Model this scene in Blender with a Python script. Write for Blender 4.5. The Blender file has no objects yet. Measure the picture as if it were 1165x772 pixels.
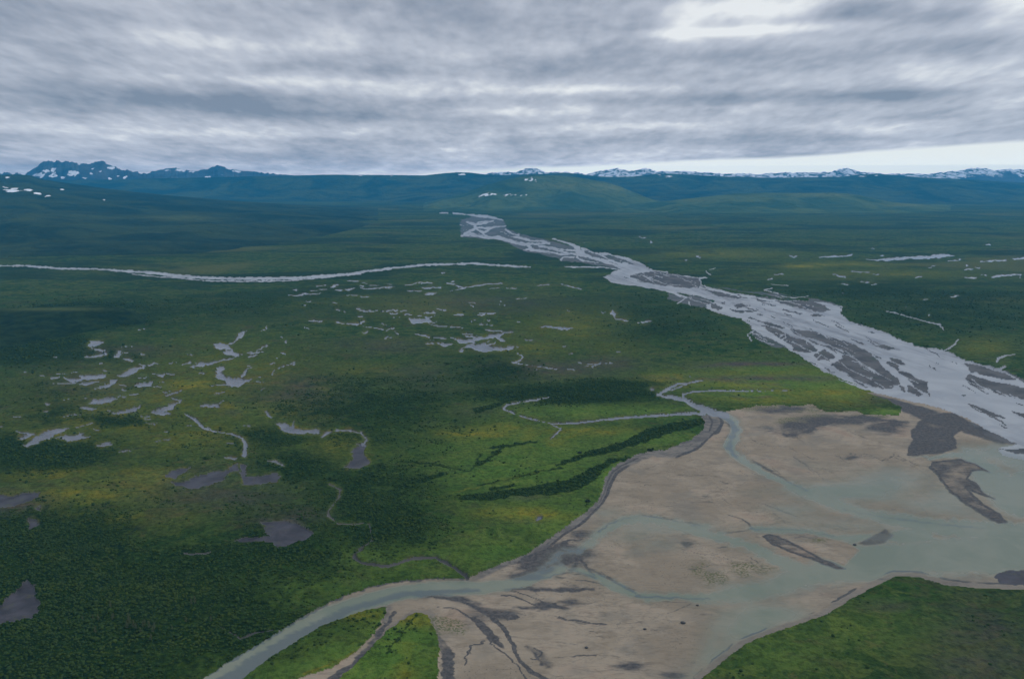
import bpy, math, random
import numpy as np

rng = np.random.default_rng(7)
random.seed(7)
SC = bpy.context.scene
COL = SC.collection

# ------------------------------------------------------------------ camera
H = 300.0                       # metres above the delta
FPX, CU, CV = 914.0, 582.5, 386.0
PITCH = math.atan((386 - 205) / 914.0)
CP, SP = math.cos(PITCH), math.sin(PITCH)

cam_d = bpy.data.cameras.new('camera')
cam_d.sensor_width = 36
cam_d.lens = FPX / 1165 * 36
cam_d.clip_start = 1.0
cam_d.clip_end = 400000
cam = bpy.data.objects.new('camera', cam_d)
COL.objects.link(cam)
cam.location = (0, 0, H)
cam.rotation_euler = (math.pi / 2 - PITCH, 0, 0)
SC.camera = cam


def ground(u, v):
    """survey point -> ground coordinates on the flat delta plain"""
    a = (np.asarray(u, float) - CU) / FPX
    b = (CV - np.asarray(v, float)) / FPX
    dy = CP + b * SP
    dz = -SP + b * CP
    t = H / -dz
    return a * t, dy * t


def crest_point(u, v, Y):
    b = (CV - np.asarray(v, float)) / FPX
    return H + Y * (-SP + b * CP) / (CP + b * SP)


# ------------------------------------------------------------------ numpy noise
def _hash(ix, iy, seed):
    h = (ix * 374761393 + iy * 668265263 + seed * 974711) & 0x7fffffff
    h = ((h ^ (h >> 13)) * 1274126177) & 0x7fffffff
    return ((h ^ (h >> 16)) & 0xffff) / 65535.0


def vnoise(x, y, seed=0):
    xi, yi = np.floor(x), np.floor(y)
    fx, fy = x - xi, y - yi
    xi, yi = xi.astype(np.int64), yi.astype(np.int64)
    fx = fx * fx * (3 - 2 * fx)
    fy = fy * fy * (3 - 2 * fy)
    a, b = _hash(xi, yi, seed), _hash(xi + 1, yi, seed)
    c, d = _hash(xi, yi + 1, seed), _hash(xi + 1, yi + 1, seed)
    return (a + (b - a) * fx) * (1 - fy) + (c + (d - c) * fx) * fy


def fbm(x, y, octs=4, seed=0, gain=.5):
    s, a, n = 0, 1, 0
    for o in range(octs):
        s = s + a * vnoise(x * 2 ** o + 17.3 * o, y * 2 ** o - 9.1 * o, seed + o)
        n += a
        a *= gain
    return s / n * 2 - 1


def sstep(a, b, x):
    t = np.clip((x - a) / (b - a), 0, 1)
    return t * t * (3 - 2 * t)


# ------------------------------------------------------------------ survey sheets: origin x, y and scale of each enlarged sheet
SHEET = dict(A=(500, 230, 7.28), B=(620, 260, 7.28), C=(760, 290, 7.02), D=(840, 330, 7.02), E=(920, 360, 7.02),
             F=(1040, 380, 5.512), G=(1000, 470, 5.147), H=(860, 430, 5.825), I=(0, 370, 5.147), J=(180, 360, 6.43),
             K=(180, 460, 3.861), L=(330, 310, 7.28), M=(460, 310, 7.02), N=(560, 300, 5.515), O=(0, 540, 4.288),
             P=(880, 270, 4.088), Q=(480, 640, 5.825), R=(600, 560, 5.825), S=(760, 560, 5.825), T=(720, 400, 6.433),
             U=(960, 560, 5.683), V=(560, 480, 6.433), W=(320, 480, 2.643), X=(560, 400, 3.51), Y=(780, 560, 3.026),
             Z=(560, 560, 3.64), d=(200, 600, 2.9125), o=(0, 0, 1.0))


def pts(s, k=None):
    """'D 10,20 E 30,40,6' -> list of (x, y[, width]) in survey units; a letter switches the sheet"""
    out = []
    for tok in s.split():
        if tok in SHEET:
            k = tok
            continue
        x0, y0, sc = SHEET[k]
        q = [float(a) for a in tok.split(',')]
        r = [x0 + q[0] / sc, y0 + q[1] / sc]
        if len(q) > 2:
            r.append(q[2] / sc)
        out.append(tuple(r))
    return out


# ------------------------------------------------------------------ the ground grid
def coarse(start, stop, first, grow):
    r, s, x = [], first, start
    while (x < stop) if first > 0 else (x > stop):
        x += s
        s *= grow
        r.append(x)
    return r


us = np.array(coarse(-20, -380, -2, 1.22)[::-1] + list(np.arange(-20, 1186, 1.0)) + coarse(1185, 1520, 2, 1.22))
vs = np.array(list(np.arange(216.0, 346, .5)) + list(np.arange(346, 786, 1.0)) + coarse(785, 3200, 2, 1.2))
UU, VV = np.meshgrid(us, vs)
GX, GY = ground(UU, VV)
NR, NC = UU.shape
# cell centres
cu = .25 * (UU[1:, 1:] + UU[:-1, 1:] + UU[1:, :-1] + UU[:-1, :-1])
cv = .25 * (VV[1:, 1:] + VV[:-1, 1:] + VV[1:, :-1] + VV[:-1, :-1])
# wandering of the shore lines
n1 = fbm(cu / 7, cv / 3.5, 3, 11)
n2 = fbm(cu / 9, cv / 3.0, 3, 12)
n3 = fbm(cu / 2.6, cv / 1.6, 2, 13)
wu = cu + 2.2 * n1 + 1.5 * n3
wv = cv + 0.8 * n2 + .7 * fbm(cu / 3.0, cv / 1.5, 2, 14)
nu_ = fbm(UU / 7, VV / 3.5, 3, 11)
nv_ = fbm(UU / 9, VV / 3.0, 3, 12)
VUw, VVw = UU + 2.2 * nu_, VV + 0.8 * nv_


def box(X, Y, x0, x1, y0, y1):
    i = np.where((Y.max(1) >= y0) & (Y.min(1) <= y1))[0]
    j = np.where((X.max(0) >= x0) & (X.min(0) <= x1))[0]
    if len(i) == 0 or len(j) == 0:
        return None
    return slice(i[0], i[-1] + 1), slice(j[0], j[-1] + 1)


def inside(p, X, Y):
    p = np.array([q[:2] for q in p])
    r = np.zeros(X.shape, bool)
    x1, y1 = p[-1]
    for x2, y2 in p:
        if y1 != y2:
            c = (Y < y1) != (Y < y2)
            r ^= c & (X < (x2 - x1) * (Y - y1) / (y2 - y1) + x1)
        x1, y1 = x2, y2
    return r


def seg_dist(p, X, Y, closed=False, ky=1.6):
    """distance to a polyline minus the local half width; y counts ky times (the plain is foreshortened)"""
    best = np.full(X.shape, 1e9)
    q = list(p) + ([p[0]] if closed else [])
    if len(q) == 1:
        q = [q[0], (q[0][0] + .01,) + tuple(q[0][1:])]
    for a, b in zip(q[:-1], q[1:]):
        ax, ay, bx, by = a[0], a[1] * ky, b[0], b[1] * ky
        dx, dy = bx - ax, by - ay
        t = np.clip(((X - ax) * dx + (Y * ky - ay) * dy) / (dx * dx + dy * dy + 1e-9), 0, 1)
        d = np.hypot(X - ax - t * dx, Y * ky - ay - t * dy)
        if len(a) > 2:
            d = d - .5 * (a[2] + (b[2] - a[2]) * t)
        best = np.minimum(best, d)
    return best


def sd_poly(p, X, Y, ky=1.6):
    d = seg_dist([q[:2] for q in p], X, Y, True, ky)
    return np.where(inside(p, X, Y), d, -d)


CID = np.zeros(cu.shape, np.int32)
OBJ = [dict(name='ground', mat='land')]


def new_obj(name, mat, label, cat, group=None):
    OBJ.append(dict(name=name, mat=mat, label=label, cat=cat, group=group))
    return len(OBJ) - 1


def paint_poly(p, oid, only=None, warp=1.0):
    xs, ys = [q[0] for q in p], [q[1] for q in p]
    bx = box(cu, cv, min(xs) - 4, max(xs) + 4, min(ys) - 3, max(ys) + 3)
    if bx is None:
        return
    X = cu[bx] + (wu[bx] - cu[bx]) * warp
    Y = cv[bx] + (wv[bx] - cv[bx]) * warp
    m = inside(p, X, Y)
    if only is not None:
        m &= np.isin(CID[bx], only)
    CID[bx][m] = oid


def paint_line(p, oid, only=None, ky=1.3, warp=.6):
    w = max(q[2] for q in p)
    xs, ys = [q[0] for q in p], [q[1] for q in p]
    bx = box(cu, cv, min(xs) - w - 4, max(xs) + w + 4, min(ys) - w - 3, max(ys) + w + 3)
    if bx is None:
        return
    X = cu[bx] + (wu[bx] - cu[bx]) * warp
    Y = cv[bx] + (wv[bx] - cv[bx]) * warp
    m = seg_dist(p, X, Y, False, ky) + (.9 * n1[bx] + .7 * n3[bx]) * np.minimum(.22 * w, 1.6) < 0
    if only is not None:
        m &= np.isin(CID[bx], only)
    CID[bx][m] = oid


# ------------------------------------------------------------------ 1. tidal flats and estuary
TIDAL = [(797.7, 473), (812, 471), (838, 466), (860, 462), (885, 461), (900, 463), (922, 460), (942, 469), (975, 468), (984, 472), (1023, 473),
         (1026, 464), (1012, 456), (985, 447), (1060, 440), (1400, 450), (3900, 700), (3900, 3300), (-1500, 3300), (-600, 1500), (-100, 1050),
         (100, 880)] + pts('d 95,500 200,430 320,360 430,290 540,235 640,200 740,180 860,170 960,172 985,163 1080,120 1165,90') + [
         (615, 620.4), (642, 601), (668, 582), (679, 571), (684, 562), (688, 547), (693, 536), (704, 528), (723, 518), (740, 513.4), (759, 512),
         (771, 507), (787, 499.5), (800, 488.6), (802.5, 481)]
MEADOW_W = pts('d 225,500 300,440 400,380 480,330 560,300 640,272 700,264 690,300 660,350 600,412 520,465 470,482 400,505') + [(300, 800), (150, 960), (50, 960), (170, 870)]
MEADOW_E = pts('d 530,510 590,462 640,405 700,345 755,305 790,285 830,290 862,345 875,400 868,500') + [(497, 800), (500, 960), (250, 960), (330, 830)]
MEADOW_SE = [(800, 771), (823, 752), (849, 732), (879, 720), (912, 709), (939, 700), (965, 684), (991.5, 669), (1018, 656), (1044, 657), (1077, 666),
             (1110, 670), (1165, 671), (1300, 674), (3800, 760), (3800, 3300), (-300, 3300), (500, 1200), (700, 870)]
mud_id = new_obj('mudflat', 'tidal', 'broad tan mudflat streaked with silt beside the pale estuary', 'mudflat')
est_id = new_obj('estuary_water', 'tidal', 'milky grey-green estuary water spreading across the tan flats', 'water')
tid_m = inside(TIDAL, wu, wv)
for q in (MEADOW_W, MEADOW_E, MEADOW_SE):
    tid_m &= ~inside(q, wu, wv)

# depth of water over the flats, evaluated at the grid vertices
DEPTH = np.zeros(UU.shape)


def channel(p, soft, amt=1.0, ky=1.5):
    w = max(q[2] for q in p) + soft
    xs, ys = [q[0] for q in p], [q[1] for q in p]
    bx = box(UU, VV, min(xs) - w - 5, max(xs) + w + 5, min(ys) - w - 5, max(ys) + w + 5)
    if bx is None:
        return
    d = seg_dist(p, VUw[bx], VVw[bx], False, ky)
    soft2 = soft * 1.5 + 1.5
    d = d + (3.0 * nu_[bx] + 1.2 * nv_[bx]) * min(soft2 / 5, 1.6)
    DEPTH[bx] = np.maximum(DEPTH[bx], amt * (.78 * sstep(soft2, -soft2, d) + .22 * sstep(soft2 * 3.2, 0, d)))


channel([(-100, 1080, 70), (100, 900, 50), (255, 772, 36), (289, 751, 34), (337, 720, 30), (378, 698, 28), (420, 683, 25), (461, 673, 23), (495, 669, 22), (543, 668.5, 20),
         (575, 666, 17), (600, 660, 16), (626, 651, 16), (640, 646, 12)], 2.0)
channel(pts('R 110,510,30 160,460,24 210,400,20 330,385,20 400,340,40 450,300,60 500,262,70 560,220,70 640,185,60 740,172,60 860,185,60 1000,210,60 1165,240,60 S 150,245,70 300,285,60 420,320,60 520,345,70 620,395,80 740,450,100 850,500,120'), 4.5)
channel(pts('R 640,240,90 760,250,120 880,250,120 960,260,90'), 26, .5)
channel(pts('R 880,300,30 800,360,30 720,390,20'), 12, .5)
channel(pts('R 230,505,24 350,518,26 440,548,36 540,595,44 620,640,46 700,672,50 800,692,54 1000,690,50 1165,692,60 S 180,700,80 340,690,90 600,640,110'), 3.2)
channel(pts('R 230,370,10 300,385,14 360,390,16'), 1.2)
channel(pts('R 520,610,9 560,645,10 620,660,10'), .8)
channel(pts('T 640,460,60 700,480,70 745,520,70 760,580,70 735,640,90 700,690,70 740,750,50') + [(851, 528, 8), (863, 534, 6), (880, 543, 5), (897, 551, 6), (925, 563, 9)], 1.6)
channel([(897, 551, 6), (925, 563, 9), (954, 575, 13), (1000, 587, 16), (1040, 594, 20), (1079, 600, 24), (1165, 606, 30)], 5)
channel([(3000, 760, 700), (1250, 634, 70), (1165, 630, 66), (1080, 632, 56), (1000, 636, 46), (950, 646, 40), (900, 661, 32), (850, 676, 24), (800, 682, 10)], 11)
channel(pts('S 560,236,20 640,245,24 800,252,24 900,258,30 1000,275,36 1165,300,50') + [(990, 612, 14), (1050, 608, 24)], 3, .9)
channel([(900, 588, 16), (935, 592, 16), (975, 598, 16), (1030, 600, 20)], 16, .6)
channel([(852, 690, 24), (830, 693, 14), (815, 713, 12), (805, 740, 14), (785, 772, 16), (760, 820, 30)], 15, .58)
channel([(860, 712, 60), (830, 732, 44), (805, 755, 28)], 20, .45)
channel([(3000, 560, 300), (1300, 560, 100), (1165, 562, 74), (1140, 552, 46), (1122, 540, 34), (1105, 520, 24)], 8)
channel([(1165, 520, 50), (1120, 515, 24), (1098, 512, 12)], 10, .8)
channel(pts('G 300,265,14 380,245,22 480,242,26 620,245,30'), 2)
channel(pts('G 190,245,20 280,250,20'), 2, .8)
channel([(930, 560, 26), (975, 553, 26), (1020, 547, 26), (1050, 542, 16)], 22, .55)
channel([(1000, 566, 30), (1080, 578, 24), (1130, 592, 20)], 20, .5)
DEPTH *= 1 + .32 * fbm(GX / 70, GY / 40, 5, 21)
DEPTH += .16 * np.clip(fbm(GX / 90, GY / 60, 4, 22), 0, 1) * (DEPTH > .02)
for x_, y_, rx_, ry_, a_ in ((960, 560, 80, 13, .70), (1010, 545, 50, 15, .62), (1070, 572, 50, 13, .5), (900, 578, 45, 8, .5), (740, 600, 46, 9, .50), (800, 600, 50, 8, .42), (715, 612, 30, 8, .36), (850, 715, 42, 26, .62), (885, 697, 50, 14, .75),
                             (818, 748, 24, 22, .52), (970, 622, 60, 14, .6), (1000, 655, 90, 9, .7), (690, 583, 26, 9, .40), (900, 602, 60, 6, .55), (930, 530, 60, 8, .25), (860, 560, 30, 8, .3), (760, 622, 40, 8, .3), (840, 668, 30, 8, .5), (1090, 560, 40, 20, .5)):
    g_ = a_ * np.exp(-((VUw - x_) / rx_) ** 2 - ((VVw - y_) / ry_) ** 2) * (1 + .35 * fbm(GX / 45, GY / 30, 4, 24))
    DEPTH = np.sqrt(DEPTH ** 2 + g_ ** 2)
# bars that stand clear of the water
DRY = {}


def dry(p, soft=2.0, amt=1.0):
    xs, ys = [q[0] for q in p], [q[1] for q in p]
    bx = box(UU, VV, min(xs) - 12, max(xs) + 12, min(ys) - 12, max(ys) + 12)
    sd = sd_poly(p, VUw[bx], VVw[bx])
    DEPTH[bx] *= 1 - amt * sstep(-soft, soft, sd)


SPIT_S = pts('Y 268,152 290,145 320,152 400,192 455,222 552,262 520,264 430,228 365,206 295,176')
SPIT_E = pts('G 320,285 480,268 560,292 658,347 600,332 548,340 520,380 575,408 604,462 680,500 560,462 508,430 578,505 640,552 700,585 750,640 700,642 600,590 480,512 400,442 340,352 298,315')
DARK_MUD = pts('G 200,-4 450,0 520,40 640,108 805,186 700,166 600,116 520,84 440,132 462,205 380,232 200,252 165,250 175,200 195,150 185,100 245,35')
HUMP = pts('U 90,325 200,272 262,236 335,276 260,330 130,345')
dry(pts('Y 330,152 420,143 560,178 595,200 548,252 440,208'), 4)
dry(SPIT_S, 1.5)
dry(SPIT_E, 1.5)
dry(DARK_MUD, 2)
dry(HUMP, 5, .55)

dc = .25 * (DEPTH[1:, 1:] + DEPTH[:-1, 1:] + DEPTH[1:, :-1] + DEPTH[:-1, :-1])
CID[tid_m] = mud_id
CID[tid_m & (dc > .42)] = est_id
gsp = new_obj('gravel_spit', 'tidal', 'narrow dark gravel spit lying in the milky estuary water', 'gravel spit')
paint_poly(SPIT_S, gsp)
gse = new_obj('gravel_spit', 'tidal', 'pointed dark gravel spit between the tan flats and the river mouth', 'gravel spit')
paint_poly(SPIT_E, gse)

# ------------------------------------------------------------------ 2. the braided river and its bars
bed = new_obj('river_bed', 'bed', 'grey gravel bed between the distant braids of the river', 'river bed')
riv = new_obj('river', 'river', 'silver braided river winding down the valley to the flats', 'river')
paint_poly(pts('A 175,150 300,108 530,138 560,220 680,265 920,325 1165,380 B 400,195 740,270 890,350 620,340 480,310 300,285 120,270 A 1000,470 700,402 500,312 180,287'), bed)
paint_poly(pts('C 0,310 80,328 250,325 350,355 330,420 260,418 150,392 0,355'), bed)
paint_poly(pts('C 660,560 720,585 820,650 900,700 960,750 840,735 740,695 670,640'), bed)
paint_poly(pts('C 330,255 480,265 640,295 800,300 1000,325 1123,350 1123,370 800,350 500,305') + pts('D 500,85 300,70 340,40 640,72 830,128 600,100'), bed)
paint_poly(pts('F 310,170 520,215 600,245 689,285') + [(1300, 470), (1300, 500), (1165, 460), (1100, 430)], bed)
paint_poly(pts('B 620,342 560,360 488,405 545,445 640,462 780,480 900,500 1000,520 1165,580 C 60,300 150,315 250,325 350,360 375,372 300,400 300,425 400,465 540,505 640,520 '
               'D 100,255 110,310 230,375 350,430 440,495 540,560 660,640 800,710 960,765 E 130,440 300,535 460,590 620,630 760,665 1000,715 1123,750 '
               'F 160,465 330,525 430,590 540,640 640,690 525,715 560,760 620,775 700,790') + [(1300, 560), (3900, 760), (3900, 640), (1300, 478)] +
           pts('F 689,300 600,250 520,215 420,190 300,160 250,125 180,100 0,75 E 830,220 720,185 620,130 440,75 320,35 D 900,250 810,190 832,130 '
               'D 700,100 600,88 300,77 0,32 C 800,347 500,302 330,257 268,240 265,195 330,185 290,178 C 250,180 120,160 0,145 B 1000,358 890,350 800,312 720,300'), riv)
for ln in ('A 0,88,7 60,90,7', 'A 110,93,8 200,100,9 300,110,15 400,120,17 525,145,11', 'A 230,165,13 290,185,16 370,175,13 440,155,9', 'A 290,205,14 400,215,15 470,205,14 545,198,9',
           'A 180,278,11 240,265,19 320,275,17 400,295,20 500,295,28 600,325,24 700,350,26 800,345,22 910,335,11', 'A 210,260,16 260,235,17 310,215,16',
           'A 310,220,17 360,255,15 400,290,15', 'A 440,215,10 400,232,14 370,250,12', 'A 545,225,10 600,260,9 660,275,10', 'A 620,285,13 690,300,16 760,320,12 880,325,8',
           'A 740,345,28 760,385,24 700,395,10', 'A 760,395,18 900,410,13 1000,430,15 1165,425,16', 'A 830,360,20 960,385,16 1060,395,12 1165,405,18',
           'A 940,300,6 1010,325,8 1090,350,12 1165,385,18', 'A 1005,480,11 1030,455,11 1110,455,10', 'A 340,115,22 400,122,20', 'A 300,190,12 330,165,10 400,160,8',
           'B 0,155,15 100,180,18 200,205,22 300,215,28 400,240,26 500,270,32 620,300,50', 'B 60,85,6 130,105,8 220,135,15 300,165,18 400,200,12 540,215,18 700,260,24 800,310,40 880,350,22',
           'B 0,115,14 30,125,14', 'B 130,265,9 150,235,10 230,240,9', 'B 260,235,13 320,270,18', 'B 320,270,8 440,280,8', 'B 620,300,60 700,330,64 760,320,50', 'B 300,190,30 330,215,26 400,240,20',
           'B 170,318,9 300,318,13 480,322,11 620,340,8', 'B 250,160,18 300,200,20', 'B 440,205,12 520,250,14 620,290,20', 'C 60,308,12 150,340,14 75,390,12', 'C 160,375,10 180,402,9',
           'C 600,515,24 680,560,34 760,610,34 850,670,28 940,715,30 990,760,40', 'C 690,600,10 640,640,12 665,685,14', 'C 830,268,12 770,282,14 880,308,6', 'C 900,330,8 1010,345,8 1123,330,6', 'D 30,345,5'):
    k_ = 1.55 if ln[0] == 'A' else 1.2 if ln[0] == 'B' else 1.0
    paint_line([(a_, b_, c_ * k_) for a_, b_, c_ in pts(ln)], riv)

BARS = [('B 712,390 780,368 890,356 1000,366 1165,388 C 120,167 248,186 262,235 250,264 120,260 0,248 B 950,468 800,438 722,412', 'large half overgrown gravel island at the upper bend of the river'),
        ('C 330,392 380,385 440,425 400,440 340,412', None), ('C 525,405 590,380 645,405 560,425', None), ('C 490,430 560,440 700,450 600,465 520,452', None),
        ('C 265,272 350,283 500,318 650,348 550,346 400,327', None), ('C 650,345 720,350 830,372 740,367', None), ('C 790,383 865,405 830,412', None),
        ('C 860,368 1000,372 1123,378 1123,437 1000,408 900,385', None), ('C 900,425 1075,463 1040,472', None), ('C 700,475 780,478 740,487', None), ('C 425,380 460,375 450,392', None), ('C 640,395 665,398 650,408', None),
        ('D 300,86 400,86 600,88 700,130 722,155 680,176 560,160 430,130', 'flat grey gravel bar along the far bank of the wide braided reach'),
        ('D 340,150 430,165 515,186 470,190', None), ('D 570,196 640,190 690,205 600,209', None), ('D 140,240 260,260 375,296 350,307 240,277', None),
        ('D 180,280 250,285 330,320 420,370 540,400 600,440 625,480 590,500 500,495 440,485 430,440 330,380 270,340', 'mottled gravel bar beside the nearest side braid'),
        ('D 410,300 500,320 600,330 740,375 860,405 960,450 1040,490 E 500,290 560,370 640,440 700,490 735,532 660,572 600,582 480,547 330,482 200,402 170,385 D 730,600 830,545 845,490 740,440 640,400 540,375 440,347',
         'largest dark gravel bar, a long wedge in the middle of the braided river'),
        ('D 600,520 680,468 782,540 720,552 690,540 640,562', 'small dark gravel bar ringed by narrow channels'),
        ('E 553,230 600,225 695,257 640,268 590,256', 'small lens of gravel alone in the open river'), ('E 515,298 585,328 570,336', None),
        ('E 640,325 720,340 775,385 730,388 715,400 720,430 790,440 850,490 945,522 952,580 972,642 930,602 860,572 800,512 740,462 680,412 612,372', 'long broken gravel bar trailing down the middle of the river'),
        ('E 780,545 840,560 908,620 880,637 790,592', None), ('E 728,545 760,560 772,602 740,592', None),
        ('F 310,180 420,200 520,225 645,286 600,291 460,262 360,242 340,212', 'slender gravel bar under the far bank near the frame edge'),
        ('F 315,275 345,248 440,283 560,303 689,338 760,360 760,430 689,412 580,388 480,362 380,327', 'broad purple-grey gravel bar at the right of the lower river'),
        ('F 318,430 380,445 470,480 595,530 500,517 400,482', 'leaf shaped gravel bar in the lower river'), ('F 605,480 689,498 750,510 689,522 650,507', None),
        ('F 340,540 430,590 540,640 645,690 600,687 500,652 440,632 380,582', None), ('F 525,715 620,725 689,713 770,720 740,755 640,748', None),
        ('F 290,385 330,384 310,393', None), ('F 525,563 600,592 580,592', None), ('F 140,180 160,178 150,188', None), ('F 240,170 290,205 250,172', None)]
for s, lab in BARS:
    b = new_obj('gravel_bar', 'gravel', lab or 'small bare gravel bar among the braids of the silver river', 'gravel bar', 'gravel bars in the braided river')
    paint_poly(pts(s), b)
for ln in ('D 390,90,6 480,115,5 600,128,5', 'D 540,395,5 560,440,5', 'D 330,370,9 370,350,10 380,375,9 350,390,8', 'D 660,520,14 620,560,14', 'D 720,455,9 780,490,10 800,520,9', 'E 740,390,14 640,350,10',
           'E 650,560,10 730,545,8', 'F 380,240,9 470,290,9 590,310,7', 'F 450,210,8 560,240,6', 'B 1000,375,4 1165,395,4', 'C 0,240,5 100,245,5', 'E 880,520,3'):
    paint_line(pts(ln), riv)
paint_poly(pts('E 575,340 600,318 640,325 650,345 615,360'), riv)

rv = np.random.default_rng(99)
FLOW = np.array([(520, .2), (600, .28), (700, .36), (850, .40), (950, .5), (1050, .55), (1165, .55)])
GRAV = np.array([o['mat'] in ('gravel', 'bed') for o in OBJ])


def flow_stroke(a, b, L, w_):
    sl = np.interp(a, FLOW[:, 0], FLOW[:, 1])
    wob = rv.normal(0, .12)
    return [(a + L * q, b + L * (sl * q + wob * q * (1 - q) * 2) + rv.normal(0, .35), w_ * (1.1 - abs(q - .5))) for q in (0, .2, .4, .6, .8, 1)]


cand = np.argwhere(GRAV[CID] & (cu > 480) & (cu < 1180) & (cv < 500))
for i_, j_ in cand[rv.integers(0, len(cand), 75)]:
    a, b = cu[i_, j_], cv[i_, j_]
    k_ = np.clip((b - 230) / 180, .3, 1)
    L = rv.uniform(8, 40) * k_
    paint_line(flow_stroke(a - L / 2, b - L * .18, L, rv.uniform(.7, 1.9) * k_), riv, only=list(np.nonzero(GRAV)[0]))
cand = np.argwhere((CID == riv) & (cu > 640) & (cu < 1180) & (cv > 285) & (cv < 500))
n_sl = 0
for i_, j_ in cand[rv.integers(0, len(cand), 60)]:
    a, b = cu[i_, j_], cv[i_, j_]
    if a > 1000 and rv.random() < .6:
        continue
    k_ = np.clip((b - 230) / 180, .3, 1)
    L = rv.uniform(5, 24) * k_
    n_sl += 1
    b_ = new_obj('gravel_bar', 'gravel', 'small bare gravel bar among the braids of the silver river', 'gravel bar', 'gravel bars in the braided river')
    paint_line(flow_stroke(a - L / 2, b - L * .18, L, rv.uniform(.9, 2.4) * k_), b_, only=[riv])

# ------------------------------------------------------------------ 3. streams
trib = new_obj('tributary_stream', 'river', 'pale tributary stream crossing the plain from the far left', 'stream')
paint_line([(-400, 300, 2), (0, 302.2, 1.6), (27, 302.3, 2), (69, 305.6, 2.8), (110, 306.2, 2.4), (148, 308.7, 3.2), (178, 311.2, 4), (206, 314.5, 4.6), (254, 317, 3.6), (309, 317, 4), (343, 316, 4.2),
            (371, 314, 4.2), (400, 311.5, 3.8), (414, 309, 3.6), (449, 304.6, 3), (483, 301.5, 2.8), (538, 299.7, 2.8), (572, 302.3, 2.4), (604, 304, 2)], trib)
paint_line([(150, 312, 1.4), (190, 315.5, 1.6), (240, 319.5, 1.6), (290, 320, 1.8), (330, 319.4, 1.6), (380, 314.5, 2), (410, 311.6, 1.6)], trib)
tcl = new_obj('stream', 'stream', 'grey-blue creek fanning out across the yellow-green meadow to the flats', 'stream')
paint_line(pts('T 180,320,22 260,335,26 370,355,34 480,410,50 580,450,60 680,466,64'), tcl)
paint_line(pts('T 200,310,24 280,262,22 340,235,20 380,240,22 430,228,14 515,212,9'), tcl)
paint_line(pts('T 280,285,12 340,262,12 400,240,12'), tcl)
paint_line(pts('T 372,345,20 368,318,20 450,298,16 600,290,14 790,292,9 1158,288,4'), tcl)
mcr = new_obj('stream', 'stream', 'thin creek looping through the green meadow beside the flats', 'stream')
paint_line(pts('X 225,186,5 140,200,7 60,215,8 45,232,8 90,250,5 150,270,4 240,290,5 330,288,7 480,270,10 640,258,12 800,249,14 850,250,13'), mcr)
paint_line(pts('X 240,292,5 275,310,8 235,350,4'), mcr)
dcr = new_obj('stream', 'creek', 'dark winding creek draining the scrub into the near channel', 'stream')
paint_line(pts('K 750,350,4 800,375,8 795,410,6 750,465,5 745,490,8 790,525,6 860,530,6 920,520,6 935,560,6 940,600,6 880,640,6 W 245,385,5 222,398,7 218,410,8 240,425,9 320,437,10 400,412,11 465,410,12 520,440,11 560,472,10'), dcr)
scr = new_obj('stream', 'creek', 'narrow dark creek in the shrubs above the bottom edge channel', 'stream')
paint_line(pts('d 150,330,4 185,350,6 215,370,6 260,350,6 320,342,5'), scr)
stm = new_obj('stream', 'stream', 'narrow marsh stream linking pools in the left wetland', 'stream')
paint_line(pts('K 120,45,8 160,70,11 200,105,13 255,122,8 320,130,6 370,150,9 385,180,17 378,225,20'), stm)
for lab_, ls_ in (('pale side stream bending through the woods beyond the river', ('P 525,343,5 600,362,6 700,390,6 770,405,8 790,432,6',)), ('short pale creek mouth joining the right bank of the river', ('P 800,528,10 840,500,9 858,478,7',)),
                  ('crooked creek at the right edge ending at the river bank', ('P 1050,616,20 1072,604,12', 'P 1036,582,8 1042,565,12 1080,550,8 1120,545,5')),
                  ('tiny forked creek above the upper river island', ('C 300,130,7 320,150,9 345,160,7', 'C 330,120,5 390,105,4')), ('thin straight rill in the woods above the hooked creek', ('C 820,235,5 950,246,6',))):
    rst = new_obj('stream', 'river', lab_, 'stream')
    for ln in ls_:
        paint_line(pts(ln), rst)
nst = new_obj('stream', 'stream', 'short curling stream in the brown heath of the middle marsh', 'stream')
paint_line(pts('N 160,562,7 195,585,8 175,610,9 130,622,9 180,632,5 250,640,5 330,655,8 400,666,5'), nst)

# ------------------------------------------------------------------ 4. ponds
LEFT, MID, FAR, NEAR = 'pools in the left marsh', 'pools in the middle marsh', 'pools on the plain beyond the river', 'muddy pools in the foreground scrub'
GL = {LEFT: 'small pale pool among the yellow-green marsh on the left', MID: 'small pale pool in the middle marsh below the tributary',
      FAR: 'small bright pool on the dark plain beyond the river', NEAR: 'small dull muddy pool in the foreground scrub'}
rq = np.random.default_rng(5)
EXTRA = []
for (x0_, x1_, y0_, y1_, g_, n_) in ((60, 330, 400, 505, LEFT, 46), (330, 600, 318, 392, MID, 40), (560, 700, 330, 425, MID, 10), (860, 1160, 290, 345, FAR, 14)):
    for _ in range(n_):
        a, b, L, k = rq.uniform(x0_, x1_), rq.uniform(y0_, y1_), rq.uniform(2.5, 11), rq.normal(0, .10)
        EXTRA.append((g_, 'l', 'o ' + ' '.join('%.2f,%.2f,%.2f' % (a + L * q, b + L * q * k + rq.normal(0, .45), rq.uniform(.5, 1.5)) for q in (0, .35, .7, 1)), None))
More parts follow.
